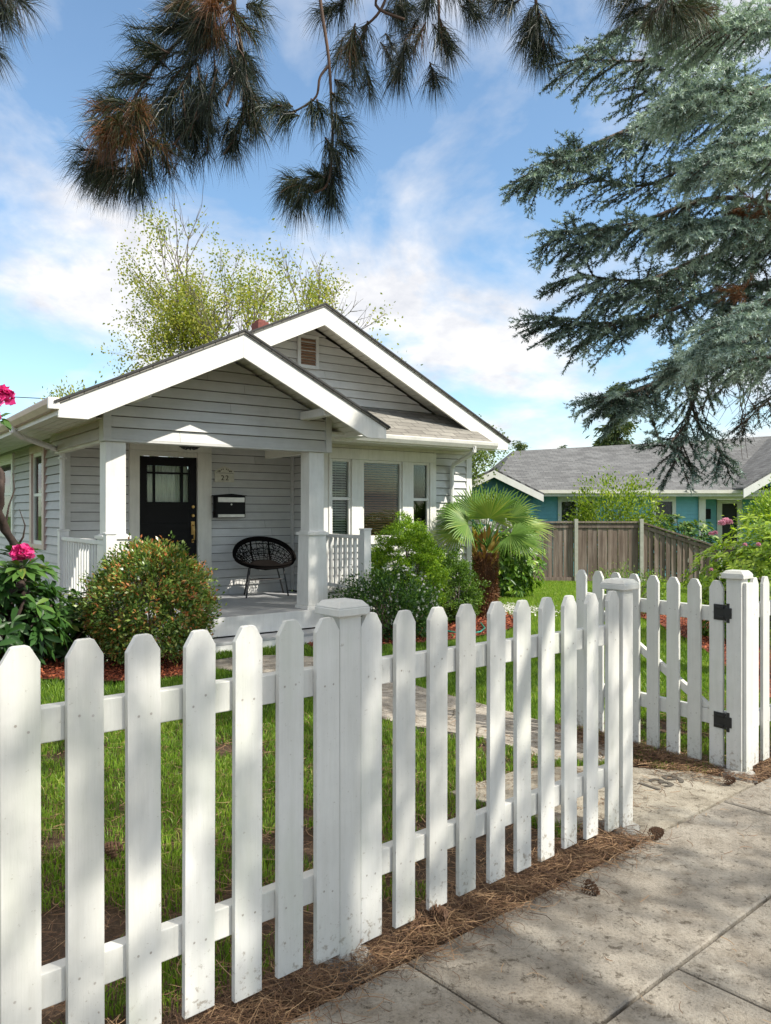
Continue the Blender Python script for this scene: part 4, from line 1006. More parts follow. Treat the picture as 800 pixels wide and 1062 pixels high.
# right front gable
gx, gzp, gy = 15.2, 4.35, 25.0
b = MB()
for sg in (-1, 1):
    p = [(gx, gzp), (gx+sg*3.6, gzp-2.1), (gx+sg*3.6, gzp-2.16), (gx, gzp-.06)]
    b.prism(p if sg > 0 else p[::-1], gy, 31, 1)
b.build('cross_gable_roof', 'neighbour_shingle', nb_, uvfn=lambda p: (p.y, p.x*1.1))
for sg in (-1, 1):
    q = [(gx, gzp-.065), (gx+sg*3.6, gzp-2.165), (gx+sg*3.6, gzp-2.44), (gx, gzp-.34)]
    MB().prism(q if sg > 0 else q[::-1], gy-.04, gy-.002, 1).build('rake_board', 'trim_paint', nb_)
MB().prism([(gx-3.1, 2.3), (gx+3.1, 2.3), (gx+.1, gzp-.4), (gx-.1, gzp-.4)], gy+.3, gy+.6, 1).build('cross_gable_wall', 'teal_siding', nb_)
MB().box(12.9, 13.9, gy+.25, gy+.29, 2.5, 2.62).build('gable_trim', 'trim_paint', nb_)
def nwin(x0, x1, z0, z1, mull, Y=PL):
    f = MB()
    for a, b_, c_, d_ in ((x0, x0+.12, z0, z1), (x1-.12, x1, z0, z1), (x0+.12, x1-.12, z1-.2, z1), (x0-.02, x1+.02, z0-.08, z0)): f.box(a, b_, Y-.06, Y+.02, c_, d_)
    if mull: f.box((x0+x1)/2-.03, (x0+x1)/2+.03, Y-.03, Y+.02, z0, z1-.2)
    w_ = f.build('window', 'cream_trim', nb_)
    MB().box(x0+.12, x1-.12, Y-.005, Y+.004, z0, z1-.2).build('pane', 'window_glass', w_)
nwin(5.85, 7.15, 1.15, 2.0, True); nwin(9.05, 9.85, 1.15, 2.0, False)
MB().box(3.4, 10.6, PL-.03, PL+.01, 2.001, 2.09).build('frieze', 'cream_trim', nb_)
MB().box(10.62, 10.84, PL-.1, PL+.15, GZ, 1.88).build('porch_post', 'cream_trim', nb_); MB().box(10.62, 14.5, PL-.12, PL+.18, 1.885, 2.06).build('porch_beam', 'cream_trim', nb_)
MB().box(13.4, 13.66, PL-.1, PL+.15, GZ, 1.88).build('porch_post', 'cream_trim', nb_)
f = MB(); f.box(11.85, 12.03, 27.55, 27.64, GZ, 1.9).box(12.57, 12.75, 27.55, 27.64, GZ, 1.9).box(12.03, 12.57, 27.55, 27.64, 1.75, 1.9); d_ = f.build('door_casing', 'cream_trim', nb_)
MB().box(12.03, 12.57, 27.6, 27.63, GZ+.3, 1.748).build('door', 'room_dark', d_)
MB().box(11.28, 11.62, 27.54, 27.57, 1.2, 1.56).build('wall_plaque_frame', 'black_paint', nb_)
MB().tube([(12.75, EY-.05, 2.07), (12.75, EY-.05, 1.95), (12.95, EY+.2, 1.82), (13.3, PL-.2, 1.7), (13.34, PL-.16, 1.6), (13.34, PL-.16, GZ)], .06, 8).build('downspout', 'cream_trim', nb_)
# ------------------------------------------------------------------ timber boundary fence
tf = thing('timber_fence', W(5.5, 22, g(5.5, 22)), 'weathered brown vertical board fence between the lawn and the blue house', 'fence')
def tseg(x0, x1, zt0, zt1, y0, y1):
    n = int((x1-x0)/.145)
    for i in range(n):
        a = x0+(i+.02)*(x1-x0)/n; c = x0+(i+.96)*(x1-x0)/n; f = (i+.5)/n; y = y0+(y1-y0)*f+(.012 if i % 2 else 0); zt = zt0+(zt1-zt0)*f-.06
        m = MB(); zb = g(a, y)+.03+random.uniform(-.01, .01); m.box(a, c, y-.011, y+.011, zb, zt, random.random())
        m.build('board', 'weathered_cedar', tf)
    m = MB(); m.add([(x0, y0-.07, zt0-.05), (x1, y1-.07, zt1-.05), (x1, y1+.07, zt1-.05), (x0, y0+.07, zt0-.05), (x0, y0-.07, zt0-.005), (x1, y1-.07, zt1-.005), (x1, y1+.07, zt1-.005), (x0, y0+.07, zt0-.005)],
        [(3, 2, 1, 0), (4, 5, 6, 7), (0, 1, 5, 4), (1, 2, 6, 5), (2, 3, 7, 6), (3, 0, 4, 7)], .8); m.build('top_rail', 'weathered_cedar', tf)
    m = MB(); m.add([(x0, y0-.035, zt0-.19), (x1, y1-.035, zt1-.19), (x1, y1-.013, zt1-.19), (x0, y0-.013, zt0-.19), (x0, y0-.035, zt0-.10), (x1, y1-.035, zt1-.10), (x1, y1-.013, zt1-.10), (x0, y0-.013, zt0-.10)],
        [(3, 2, 1, 0), (4, 5, 6, 7), (0, 1, 5, 4), (1, 2, 6, 5), (2, 3, 7, 6), (3, 0, 4, 7)], .3); m.build('trim_rail', 'weathered_cedar', tf)
tseg(3.3, 5.37, 1.18, 1.19, 22, 22); tseg(5.47, 7.22, 1.19, 1.19, 22, 22); tseg(7.34, 9.3, 1.17, .50, 22, 21.6); tseg(9.4, 13.0, .48, .48, 21.6, 21.2)
simple('galvanised', (.42, .42, .37), (.3, .3, .25), 8, .6)
for x, y, z in ((5.42, 21.95, 1.25), (7.28, 21.95, 1.25), (9.35, 21.55, .56)): MB().box(x-.05, x+.05, y-.06, y+.04, g(x, y)-.1, z).build('post', 'galvanised', tf, bevel=.005)
MB().box(3.3, 7.2, 21.93, 21.97, g(5, 22)-.05, g(5, 22)+.12, .6).build('kick_board', 'weathered_cedar', tf)

# ------------------------------------------------------------------ shrubs
def cl(v): return np.clip(v, 0, 1)
def stems(parent, c, z0, pts, r=.012, mat='grey_bark', name='stem'):
    b = MB(); base = Vector((c[0], c[1], z0))
    for p in pts:
        p = Vector(p); m = base.lerp(p, .5)+Vector((random.uniform(-.08, .08), random.uniform(-.08, .08), -.05)); b.tube([base+Vector((random.uniform(-.04, .04), random.uniform(-.04, .04), 0)), m, p], [r*1.6, r, r*.5], 5)
    return b.build(name, mat, parent, smooth=True)
def bush(name, label, c, r, n, L, mat, group=None, inner=.55, bumps=3., amp=.12, outw=1., seed=0, ratio=.45, vb=.45, flat=0, clumps=0, cs=.1, fold=.25, zmin=-.8, cat='shrub', stemmat='grey_bark'):
    z0 = g(c[0], c[1]); t = thing(name, W(c[0], c[1], z0), label, cat, group)
    if clumps:
        Cc, Cd, _ = shell(clumps, c, r, inner, bumps, amp, zmin, seed); k = rng.integers(0, len(Cc), n)
        off = rng.normal(size=(n, 3))*cs; off[:, 2] *= (1-flat); P = Cc[k]+off; D0 = Cd[k]; vv = np.repeat(0, n)+rng.normal(0, .12, len(Cc))[k]
    else:
        P, D0, _ = shell(n, c, r, inner, bumps, amp, zmin, seed); vv = 0
    n = len(P); P[:, 2] = np.maximum(P[:, 2], z0+.03)
    D = unit(D0*outw+rdir(n)+np.array([0, 0, .25])); N = unit(D0+rdir(n)*.6+np.array([0, 0, .5]))
    Ls = rng.uniform(.65, 1.15, n)*L
    leafs('foliage', mat, t, P, D, N, Ls, Ls*ratio, cl(vb+vv+rng.normal(0, .24, n)), fold)
    Q, _, _ = shell(26, c, np.array(r)*.8, .7, bumps, 0, -.3, seed); stems(t, c, z0, [tuple(q) for q in Q[:24]], .012, stemmat)
    return t
bush('round_shrub', 'clipped round shrub with green and rusty orange leaves in front of the porch', (-2.25, 7.35, .56), (.585, .57, .585), 26000, .046, 'bush_red_green', seed=2, bumps=5, amp=.06, inner=.72, vb=.5, cs=.036, clumps=800)
azalea = bush('azalea', 'dark green azalea dotted with small white flowers at the porch corner', (.0, 9.35, .22), (.66, .5, .52), 9000, .05, 'azalea_leaf', seed=5, clumps=420, cs=.05, amp=.16, vb=.5)
P, D0, _ = shell(170, (.0, 9.35, .25), (.69, .53, .54), .93, 3, .16, -.2, 5)
Pp = np.repeat(P, 5, 0); n = len(Pp); D = unit(np.repeat(D0, 5, 0)+rdir(n)*1.0); leafs('flowers', 'white_petal', azalea, Pp, D, rdir(n), rng.uniform(.018, .03, n), .02, rng.random(n), .1)['kind'] = 'stuff'
bush('cypress_shrub', 'upright lime green cypress shrub under the brown-blind window', (.27, 10.3, .56), (.50, .45, .80), 60000, .026, 'cypress_leaf', seed=9, clumps=620, cs=.036, flat=.4, amp=.17, bumps=2.8, inner=.68, vb=.60, ratio=.62)
bush('cypress_shrub', 'small lime shoot tops rising above the cypress shrub', (.30, 10.4, 1.20), (.13, .13, .24), 1500, .034, 'cypress_leaf', seed=3, clumps=40, cs=.04, amp=.2, vb=.62) if False else None
bush('conifer_shrub', 'bushy dark green conifer shrub between the cypress and the palm', (.93, 11.0, .32), (.42, .36, .55), 30000, .03, 'dark_conifer_leaf', seed=12, clumps=360, cs=.038, flat=.3, amp=.18, vb=.55, ratio=.5, inner=.65)
def rhodo(name, label, c, r, nros, L, mat, group=None, seed=0, flowers=(), fm='pink_petal', amp=.12, inner=.6, vb=.5, zmin=-.7, cat='rhododendron', nl=9):
    z0 = g(c[0], c[1]); t = thing(name, W(c[0], c[1], z0), label, cat, group)
    C_, D_, _ = shell(nros, c, r, inner, 2.6, amp, zmin, seed); m = len(C_); ax = unit(D_+np.array([0, 0, .6])+rdir(m)*.3)
    Cc = np.repeat(C_, nl, 0); A = np.repeat(ax, nl, 0); n = len(Cc); rr = rdir(n); Pp = unit(rr-A*np.sum(rr*A, 1, keepdims=True))
    D = unit(Pp+A*rng.uniform(.0, .7, n)[:, None]); Ls = rng.uniform(.7, 1.15, n)*L
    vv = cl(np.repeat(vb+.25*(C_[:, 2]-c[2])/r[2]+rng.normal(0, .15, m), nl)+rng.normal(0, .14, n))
    V, Fc = biglobe(Cc, D, unit(A+rdir(n)*.2), Ls, Ls*.30, .22)
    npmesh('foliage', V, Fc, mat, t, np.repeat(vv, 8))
    Q, _, _ = shell(30, c, np.array(r)*.9, .75, 2.6, 0, -.3, seed); stems(t, c, z0, [tuple(q) for q in Q[:26]], .02, 'rhodo_bark')
    for (p, fr_) in flowers: truss(t, p, fr_, fm)
    return t
def truss(parent, p, fr_, fm, name='flower_truss'):
    n = 150; d = rdir(n); d[:, 2] = np.where(d[:, 2] < -.35, -d[:, 2], d[:, 2]); P = np.array(p)+d*fr_*.62
    D = unit(d+rdir(n)*.9); leafs(name, fm, parent, P, D, unit(d+rdir(n)*.3), rng.uniform(.45, .7, n)*fr_, fr_*.62, cl(rng.normal(.55, .25, n)), .2)
# big dark rhododendron at the left edge with a gnarled trunk and strong pink trusses
rl = rhodo('rhododendron', 'tall dark rhododendron with bright pink flower trusses at the left edge by the bark bed', (-3.42, 6.6, .58), (.62, .6, .58), 240, .16, 'rhodo_dark_leaf', seed=4, zmin=-.7, vb=.4, inner=.4,
      flowers=((at(23, 576, 6.25), .085), (at(1, 413, 6.4), .10), (at(-14, 430, 6.4), .10), (at(-40, 540, 6.2), .09)))
n = 10  # leaf rosette round the low truss and leaves round the high ones
for (cx, cy, Y, m, LL) in ((23, 590, 6.3, 26, .19), (-8, 600, 6.3, 20, .18), (-5, 436, 6.6, 16, .16), (45, 585, 6.5, 12, .17)):
    p = np.array(at(cx, cy, Y)); D = unit(rdir(m)*np.array([1, 1, .45])+np.array([0, -.15, .05])); V, Fc = biglobe(np.repeat(p[None], m, 0)+rng.normal(0, .02, (m, 3)), D, np.repeat([[0, -.3, 1.]], m, 0)+rdir(m)*.2, rng.uniform(.8, 1.1, m)*LL, LL*.32, .3)
    npmesh('leaf_rosette', V, Fc, 'rhodo_dark_leaf', rl, np.repeat(cl(rng.normal(.75, .12, m)), 8))
b = MB(); gp = [at(28, 692, 6.8), at(26, 640, 6.8), at(22, 600, 6.75), at(16, 570, 6.7), at(5, 548, 6.6), at(-2, 530, 6.5), at(2, 508, 6.45), at(0, 492, 6.5), at(-9, 478, 6.55), at(-22, 468, 6.6), at(-30, 440, 6.7), at(-16, 430, 6.6)]
gp2 = []
for i in range(len(gp)-1):
    for j in range(3): gp2.append(gp[i].lerp(gp[i+1], j/3)+Vector([random.uniform(-.012, .012) for _ in range(3)]))
b.tube(gp2, [.048-.03*i/len(gp2)+random.uniform(-.008, .008) for i in range(len(gp2))], 9)
b.tube([at(5, 548, 6.6), at(9, 525, 6.7), at(15, 508, 6.75), at(13, 490, 6.8)], [.012, .008, .006, .003], 5); b.tube([at(16, 570, 6.7), at(24, 557, 6.7), at(26, 545, 6.7), at(20, 528, 6.7)], [.012, .009, .006, .003], 5)
b.tube([at(30, 600, 6.7), at(10, 615, 6.5), at(-10, 600, 6.4)], [.035, .03, .02], 7)
b.build('trunk', 'rhodo_bark', rl, smooth=True)
rhodo('rhododendron', 'low leggy rhododendron undergrowth with dark leaves beside the side wall', (-3.2, 7.5, .28), (.5, .4, .42), 110, .13, 'rhodo_dark_leaf', seed=8, zmin=-.6, inner=.3)
# pink rhododendron on the right
rhodo('rhododendron', 'large bright green rhododendron with a few pale pink flowers right of the gate', (5.12, 9.6, .42), (1.25, 1.0, 1.02), 1500, .115, 'rhodo_bright_leaf', seed=11, fm='pale_pink_petal', vb=.6, amp=.16,
      flowers=((at(753, 541, 9.0), .045), (at(749, 543, 8.95), .04), (at(757, 542, 8.95), .035), (at(742, 553, 8.95), .03), (at(738, 554, 8.95), .028), (at(773, 565, 8.75), .022), (at(787, 565, 8.75), .024), (at(738, 591, 8.8), .02)))
bush('shrub', 'low fine-leaved green shrub at the foot of the timber fence', (3.95, 12.6, .12), (.62, .4, .36), 5000, .05, 'rhodo_bright_leaf', seed=21, clumps=140, cs=.07, ratio=.3, vb=.35, amp=.25)
bush('shrub', 'low green plant in the bark right of the gate post', (4.35, 7.4, .0), (.5, .35, .22), 2500, .06, 'rhodo_bright_leaf', seed=25, clumps=70, cs=.07, ratio=.3, vb=.3, amp=.25)
wr = rhodo('rhododendron', 'tall rhododendron with white flowers behind the palm', (2.35, 16.2, .35), (.95, .7, .95), 620, .14, 'rhodo_bright_leaf', seed=31, vb=.34, amp=.12)
for (px, py) in ((531, 549), (537, 552), (542, 556), (528, 545), (541, 562), (546, 570), (512, 548), (505, 553), (519, 542), (535, 560), (500, 540)): truss(wr, at(px, py, 15.5), .13, 'white_petal')
bush('shrub', 'yellow-green leafy shrub rising above the timber fence', (7.05, 23.6, .9), (1.45, .9, 1.45), 9000, .12, 'shrub_leaf', seed=41, clumps=330, cs=.15, amp=.2, vb=.5, zmin=-.9)
rhodo('rhododendron', 'dark-leaved shrub with rosette tops against the blue wall', (9.0, 23.4, .35), (1.15, .8, 1.05), 260, .2, 'rhodo_dark_leaf', seed=44, vb=.62)
bush('shrub', 'light green leafy shrub at the right edge in front of the blue house', (9.15, 17.5, .9), (1.05, .8, 1.25), 8000, .09, 'rhodo_bright_leaf', seed=47, clumps=260, cs=.12, vb=.68, amp=.15)
bush('hedge', 'dark hedge behind the palm beside the bungalow', (1.9, 19.5, .35), (.9, .9, 1.1), 6000, .09, 'azalea_leaf', seed=49, clumps=220, cs=.12, vb=.5)
# small plants in the left bed
for i, (px, py, Y, h, lab) in enumerate(((17, 668, 8.3, .40, 'fading grape hyacinth spike in the red bark'), (51, 660, 8.2, .62, 'taller green flower spike beside the porch corner'), (58, 666, 8.0, .45, 'bushy green flower stalk nearest the porch post'), (37, 672, 8.0, .22, 'short green shoot in the red bark'), (27, 662, 8.6, .3, 'thin green spike behind the grape hyacinth'))):
    x, y = at(px, 531, Y).x, Y; z0 = g(x, y)+.02; t = thing('flower_spike', W(x, y, z0), lab, 'plant', 'spikes in the left bark bed')
    MB().tube([(x, y, z0-.02), (x+.01, y, z0+h*.6), (x+.015, y, z0+h)], [.008, .006, .003], 5).build('stem', 'hose_green' if False else 'spike_green', t) if 'spike_green' in M else None
    if 'spike_green' not in M:
        simple('spike_green', (.12, .26, .04)); MB().tube([(x, y, z0-.02), (x+.01, y, z0+h*.6), (x+.015, y, z0+h)], [.008, .006, .003], 5).build('stem', 'spike_green', t)
    m = 26; P = np.stack([np.full(m, x)+rng.normal(0, .02, m), np.full(m, y)+rng.normal(0, .02, m), z0+rng.uniform(0, h*.45, m)], 1); leafs('leaves', 'grass', t, P, unit(rdir(m)+np.array([0, 0, .8])), rdir(m), rng.uniform(.06, .14, m), .016, cl(rng.normal(.7, .15, m)))
    m = 60; P = np.stack([np.full(m, x+.012)+rng.normal(0, .012, m), np.full(m, y)+rng.normal(0, .012, m), z0+rng.uniform(h*.55, h, m)], 1); leafs('flowers', 'hyacinth_petal' if i in (0, 4) else 'cypress_leaf', t, P, rdir(m), rdir(m), .028, .02, rng.random(m))
for i, (x, y, lab) in enumerate(((-3.3, 7.45, 'low strappy green plant at the left edge of the bark bed'), (-2.95, 7.7, 'low strappy green plant below the side wall'), (-3.9, 7.5, 'small pale leafy plant in the left bark bed'), (-.35, 8.35, 'small leafy plant beside the porch step'))):
    z0 = g(x, y)+.02; t = thing('leafy_plant', W(x, y, z0), lab, 'plant', 'small plants in the bark beds'); m = 120 if i < 3 else 160
    d = unit(rdir(m)*np.array([1, 1, .5])+np.array([0, 0, .5])); P = np.array([x, y, z0])+rng.normal(0, .05, (m, 3))*np.array([1, 1, .2]); P[:, 2] = z0+abs(P[:, 2]-z0)+(.0 if i < 3 else .0)+rng.random(m)*(.05 if i < 3 else .3)
    V, Fc = biglobe(P, d, unit(rdir(m)*.3+np.array([0, 0, 1])), rng.uniform(.06, .15, m)*(1 if i < 3 else .5), .022 if i < 3 else .03, .35); npmesh('leaves', V, Fc, 'rhodo_bright_leaf' if i != 2 else 'shrub_leaf', t, np.repeat(cl(rng.normal(.5, .2, m)), 8))

# ------------------------------------------------------------------ palm
PX, PY = 1.53, 11.75; pz = g(PX, PY)
pt = thing('fan_palm', W(PX, PY, pz), 'small fan palm with a shaggy brown trunk beside the bungalow corner', 'palm')
b = MB(); n = 14; rs = []
pts = [(PX+.01*math.sin(i), PY, pz-.1+i*.092) for i in range(13)]
b.tube(pts, [.14+random.uniform(-.012, .012)-.002*i for i in range(13)], n); b.build('trunk', 'palm_fibre', pt, smooth=True)
m = 2600; th = rng.uniform(0, 6.283, m); zz_ = rng.uniform(0, 1.0, m); P = np.stack([PX+.14*np.cos(th), PY+.14*np.sin(th), pz+zz_], 1)
leafs('trunk_fibre', 'brown_needle', pt, P, unit(np.stack([np.cos(th), np.sin(th), rng.normal(-.3, .9, m)], 1)), rdir(m), rng.uniform(.04, .11, m), .014, cl(rng.normal(.35, .25, m)))
m = 60; th = rng.uniform(0, 6.283, m); zz_ = rng.uniform(.80, 1.22, m); P = np.stack([PX+.13*np.cos(th), PY+.13*np.sin(th), pz+zz_], 1)
leafs('leaf_base', 'palm_boot', pt, P, unit(np.stack([np.cos(th)*.45, np.sin(th)*.45, np.full(m, 1.)], 1)), unit(np.stack([np.cos(th), np.sin(th), np.zeros(m)], 1)), rng.uniform(.12, .3, m), .06, rng.random(m))
crown = Vector((PX+.02, PY, pz+1.24))
# (azimuth, elevation, petiole length, tilt of the fan): long stalks, open fans
fr = [(195, 1.05, .50, .7), (-85, .95, .42, 1.0), (-25, .70, .55, .75), (5, .30, .72, .5), (-30, -.05, .62, .4), (160, .70, .60, .6), (215, .45, .55, .7), (80, 1.2, .55, .6), (40, .8, .6, .5), (120, .5, .65, .5), (-60, .1, .6, .6), (-15, 1.15, .5, .9), (185, .15, .55, .5)]
for (azd, elv, pl_, tl) in fr:
    a = R(azd+random.uniform(-5, 5)); d = Vector((math.cos(a)*math.cos(elv), math.sin(a)*math.cos(elv), math.sin(elv)))
    pl_ *= .84; hub = crown+d*pl_; st_ = MB(); st_.tube([crown-Vector((0, 0, .15)), crown.lerp(hub, .6)+Vector((0, 0, .04)), hub], [.015, .010, .008], 5); fo = st_.build('frond', 'spike_green', pt)
    up_ = Vector((-.15, -tl, 1-tl*.6)); nn = (up_-d*up_.dot(d)).normalized(); sd = d.cross(nn).normalized(); ax = (d-nn*.15-Vector((0, 0, .12))).normalized()
    ns = 30; V = []; Fc = []; vv = []; base_v = random.gauss(.5, .12)
    for i in range(ns):
        ph = (i/(ns-1)-.5)*R(205); L = random.uniform(.45, .56)*(1-.10*abs(ph)); w_ = .0155
        dd = ax*math.cos(ph)+sd*math.sin(ph); dn = (ax*-math.sin(ph)+sd*math.cos(ph)); dr_ = random.uniform(.01, .09)
        p = [hub, hub+dd*L*.5, hub+dd*L*.8-Vector((0, 0, dr_*.35)), hub+dd*L-Vector((0, 0, dr_))]
        k = len(V); V += [p[0], p[1]-dn*w_+nn*.008, p[1]-nn*.008, p[1]+dn*w_+nn*.008, p[2]-dn*w_*.5, p[2]+dn*w_*.5, p[3]]
        Fc += [(k, k+1, k+2), (k, k+2, k+3), (k+1, k+4, k+2), (k+2, k+4, k+5), (k+2, k+5, k+3), (k+4, k+6, k+5)]; vv += [min(1, max(0, random.gauss(base_v, .1)))]*7
    npmesh('leaf_blade', [tuple(v) for v in V], Fc, 'palm_leaf', fo, vv)
# hose and fallen petals
tag(MB().tube([tuple(at(618-200+x_*1.0, 531, 10.4)+Vector((0, 0, 0))) for x_ in (0,)]+[(0, 0, 0)], .01).build('tmp', None), 'x', 'x') if False else None
hp = [(.72, 9.75, g(.72, 9.75)+.07), (.80, 9.7, g(.8, 9.7)+.05), (.92, 9.6, g(.9, 9.6)+.04), (1.05, 9.6, g(1.05, 9.6)+.04), (1.2, 9.75, g(1.2, 9.75)+.045), (1.3, 10.1, g(1.3, 10.1)+.05), (1.32, 10.7, g(1.3, 10.7)+.05)]
tag(MB().tube(hp, .012, 7).build('garden_hose', 'hose_green', None, smooth=True), 'thin green garden hose lying on the red bark near the palm', 'hose')
m = 700; X = rng.normal(2.15, .38, m); Y = rng.normal(12.9, .5, m); P = np.stack([X, Y, gz(X, Y)+.05], 1)
tag(leafs('fallen_petals', 'white_petal', None, P, rdir(m)*np.array([1, 1, .2]), np.repeat([[0, 0, 1.]], m, 0)+rdir(m)*.3, .04, .035, rng.random(m)), 'white fallen petals on the lawn beside the palm', 'petals', kind='stuff')
# pine cones
def cone(name='pine_cone'):
    V = []; Fc = []; k = 0
    for i in range(70):
        f = i/70; th = i*2.39996; z = f*.052; r_ = .021*math.sin(math.pi*min(1, .18+f*.85))+.002; L = .012*(1.1-f*.5)
        c0 = Vector((math.cos(th)*r_*.45, math.sin(th)*r_*.45, z)); o = Vector((math.cos(th), math.sin(th), .35)).normalized(); s = Vector((-math.sin(th), math.cos(th), 0))
        p = [c0, c0+o*L-s*.006, c0+o*(L+.005), c0+o*L+s*.006, c0+o*L*.8+Vector((0, 0, -.004))]; V += p; Fc += [(k, k+1, k+2), (k, k+2, k+3), (k, k+4, k+1), (k, k+3, k+4), (k+1, k+4, k+2), (k+2, k+4, k+3)]; k += 5
    me = bpy.data.meshes.new(name); me.from_pydata([tuple(v) for v in V], [], Fc); me.materials.append(M['cone_brown']); return me
cme = cone()
for (px, py, lab, sc) in ((605, 919, 'pine cone lying alone on the pavement in front of the fence', 1.25), (675, 868, 'pine cone at the foot of the gate latch post', 1.2), (751, 811, 'pine cone in the needles beside the gate hinge post', 1.1), (447, 950, 'pine cone half buried in needles under the fence', 1.25), (433, 957, 'pine cone leaning against its neighbour in the needles under the fence', 1.2), (125, 886, 'pine cone on the patchy lawn behind the fence', 1.4)):
    Y = CAMZ*800/(py-531); x = (px-400)/800*Y
    for _ in range(3): z = g(x, Y)+.02; Y = (CAMZ-z-.01)*800/(py-531); x = (px-400)/800*Y
    o = bpy.data.objects.new('pine_cone', cme); COL.objects.link(o); o.location = (x, Y, z+.018); o.scale = (sc,)*3; o.rotation_euler = (random.uniform(1.2, 1.9), random.uniform(-.3, .3), random.uniform(0, 6)); tag(o, lab, 'pine cone', 'pine cones on the ground')

# ------------------------------------------------------------------ bare-twigged and leafy background trees
def grow(p, d, L, r, lvl, b, tips, spread=.5, up=.15, kids=3, wob=.15, shrink=.68, minl=1):
    seg = 4; pts = [p.copy()]; q = p.copy(); dd = d.copy()
    for i in range(seg):
        dd = (dd+Vector([random.gauss(0, wob) for _ in range(3)])*.5+Vector((0, 0, up*.2))).normalized(); q = q+dd*L/seg; pts.append(q.copy())
    b.tube(pts, [r*(1-.5*i/seg) for i in range(seg+1)], 6 if lvl > 2 else 3, cap=False)
    if lvl <= minl: tips.append((pts[2], dd)); tips.append((pts[3], dd)); tips.append((q, dd))
    if lvl == 0: return
    for k in range(kids):
        i = random.choice((2, 3, 4, 4)) if k else 4; ax = Vector([random.gauss(0, 1) for _ in range(3)]); ax = (ax-dd*ax.dot(dd)).normalized()
        nd = (dd*math.cos(spread)+ax*math.sin(spread*random.uniform(.6, 1.3))).normalized()
        grow(pts[i], nd, L*shrink*random.uniform(.8, 1.15), r*.56, lvl-1, b, tips, spread, up, kids, wob, shrink, minl)
def leafy(name, label, base, stemsl, mat, per, L, cs, vb=.5, hang=0., ratio=.6, group=None):
    t = thing(name, base, label, 'tree', group); b = MB(); tips = []
    for (dx, dy, dz, L0, r0, lvl, spread) in stemsl: grow(Vector(base), Vector((dx, dy, dz)).normalized(), L0, r0, lvl, b, tips, spread)
    b.build('trunk', 'grey_bark', t, smooth=True)
    T = np.array([tuple(p) for p, _ in tips]); n = int(len(T)*per); k = rng.integers(0, len(T), n)
    P = T[k]+rng.normal(size=(n, 3))*cs; dens = np.array([noise.noise(Vector(p)*.55) for p in P.tolist()]); kk = dens+rng.normal(0, .15, n) > -.12; P = P[kk]; n = len(P)
    D = unit(rdir(n)+np.array([0, 0, -hang])); leafs('crown', mat, t, P, D, rdir(n), rng.uniform(.6, 1.2, n)*L, L*ratio, cl(rng.normal(vb, .25, n)), .15); return t
random.seed(21)
leafy('birch_tree', 'tall airy tree with sparse yellow-green leaves behind the bungalow roof', (-4.35, 23, -.4), [(-.22, 0, 1, 3.55, .15, 5, .40), (-.05, .1, 1, 4.0, .16, 5, .38), (.13, -.05, 1, 3.3, .13, 5, .42), (-.4, .1, 1, 2.8, .10, 5, .42), (.02, -.2, 1, 2.9, .1, 5, .45), (.26, .2, 1, 2.7, .09, 5, .42)], 'birch_leaf', 9, .10, .24, .5, .4)
random.seed(5)
leafy('maple_tree', 'smaller thin green tree right of the bungalow ridge', (1.0, 24, -.5), [(-.06, 0, 1, 2.65, .09, 5, .36), (.2, 0, 1, 2.1, .07, 5, .4), (.4, 0, 1, 1.75, .07, 5, .45)], 'maple_leaf', 5, .10, .18, .5)
bush('treetop', 'leafy treetop just showing over the left roof slope', (-8.2, 20, 3.9), (.6, .6, .7), 2200, .12, 'birch_leaf', seed=55, clumps=90, cs=.15, vb=.4, amp=.3, cat='tree', zmin=-1)
def conifer(name, label, base, h, rad, mat='far_conifer', n=16000, L=.3, bark='spruce_bark', z0f=.12):
    t = thing(name, base, label, 'tree', 'conifers on the skyline'); bx = Vector(base)
    b = MB(); b.tube([bx, bx+Vector((.05, 0, h*.5)), bx+Vector((0, 0, h))], [h*.018, h*.012, .01], 8)
    nb = int(h*9); A = []; Dn = []
    for i in range(nb):
        f = random.random()**.8; z = h*(z0f+(1-z0f)*f); r_ = rad*(1-f)**.75*random.uniform(.7, 1.12)+.08; an = random.uniform(0, 6.283)
        tip = bx+Vector((math.cos(an)*r_, math.sin(an)*r_, z-r_*.28)); rt = bx+Vector((0, 0, z)); b.tube([rt, rt.lerp(tip, .6)+Vector((0, 0, -.05*r_)), tip], [.03*h/8, .02*h/8, .006], 4, cap=False)
        m = int(6+r_*12)
        for j in range(m): q = .2+.8*j/m; A.append(tuple(rt.lerp(tip, q))); Dn.append(((tip-rt)*.6).normalized())
    b.build('trunk', bark, t, smooth=True); A = np.array(A); Dn = np.array([tuple(d) for d in Dn]); k = rng.integers(0, len(A), n)
    P = A[k]+rng.normal(size=(n, 3))*np.array([.16, .16, .08])*h/8; D = unit(Dn[k]+rdir(n)*.8+np.array([0, 0, -.35])); leafs('crown', mat, t, P, D, rdir(n), rng.uniform(.5, 1.1, n)*L, L*.22, cl(rng.normal(.5, .25, n)), .1)
random.seed(9)
conifer('fir_tree', 'fir tree standing up behind the middle of the grey neighbour roof', (14.4, 48, -2), 11.4, 2.5, L=.42)
conifer('fir_tree', 'tiny distant fir left of the grey neighbour roof', (15.8, 90, -3), 12.6, 2.2, L=.6, n=5000)
conifer('fir_tree', 'tiny distant fir just right of the other small fir', (20.6, 90, -3), 12.2, 1.5, L=.6, n=4000)
# overhead line at the far left
tag(MB().tube([(-30, 34, 7.2), (-15, 34, 6.45), (-3, 34, 6.9)], .02, 5).build('overhead_wire', 'wire_black', None), 'thin dark overhead wire left of the bungalow eave', 'wire')

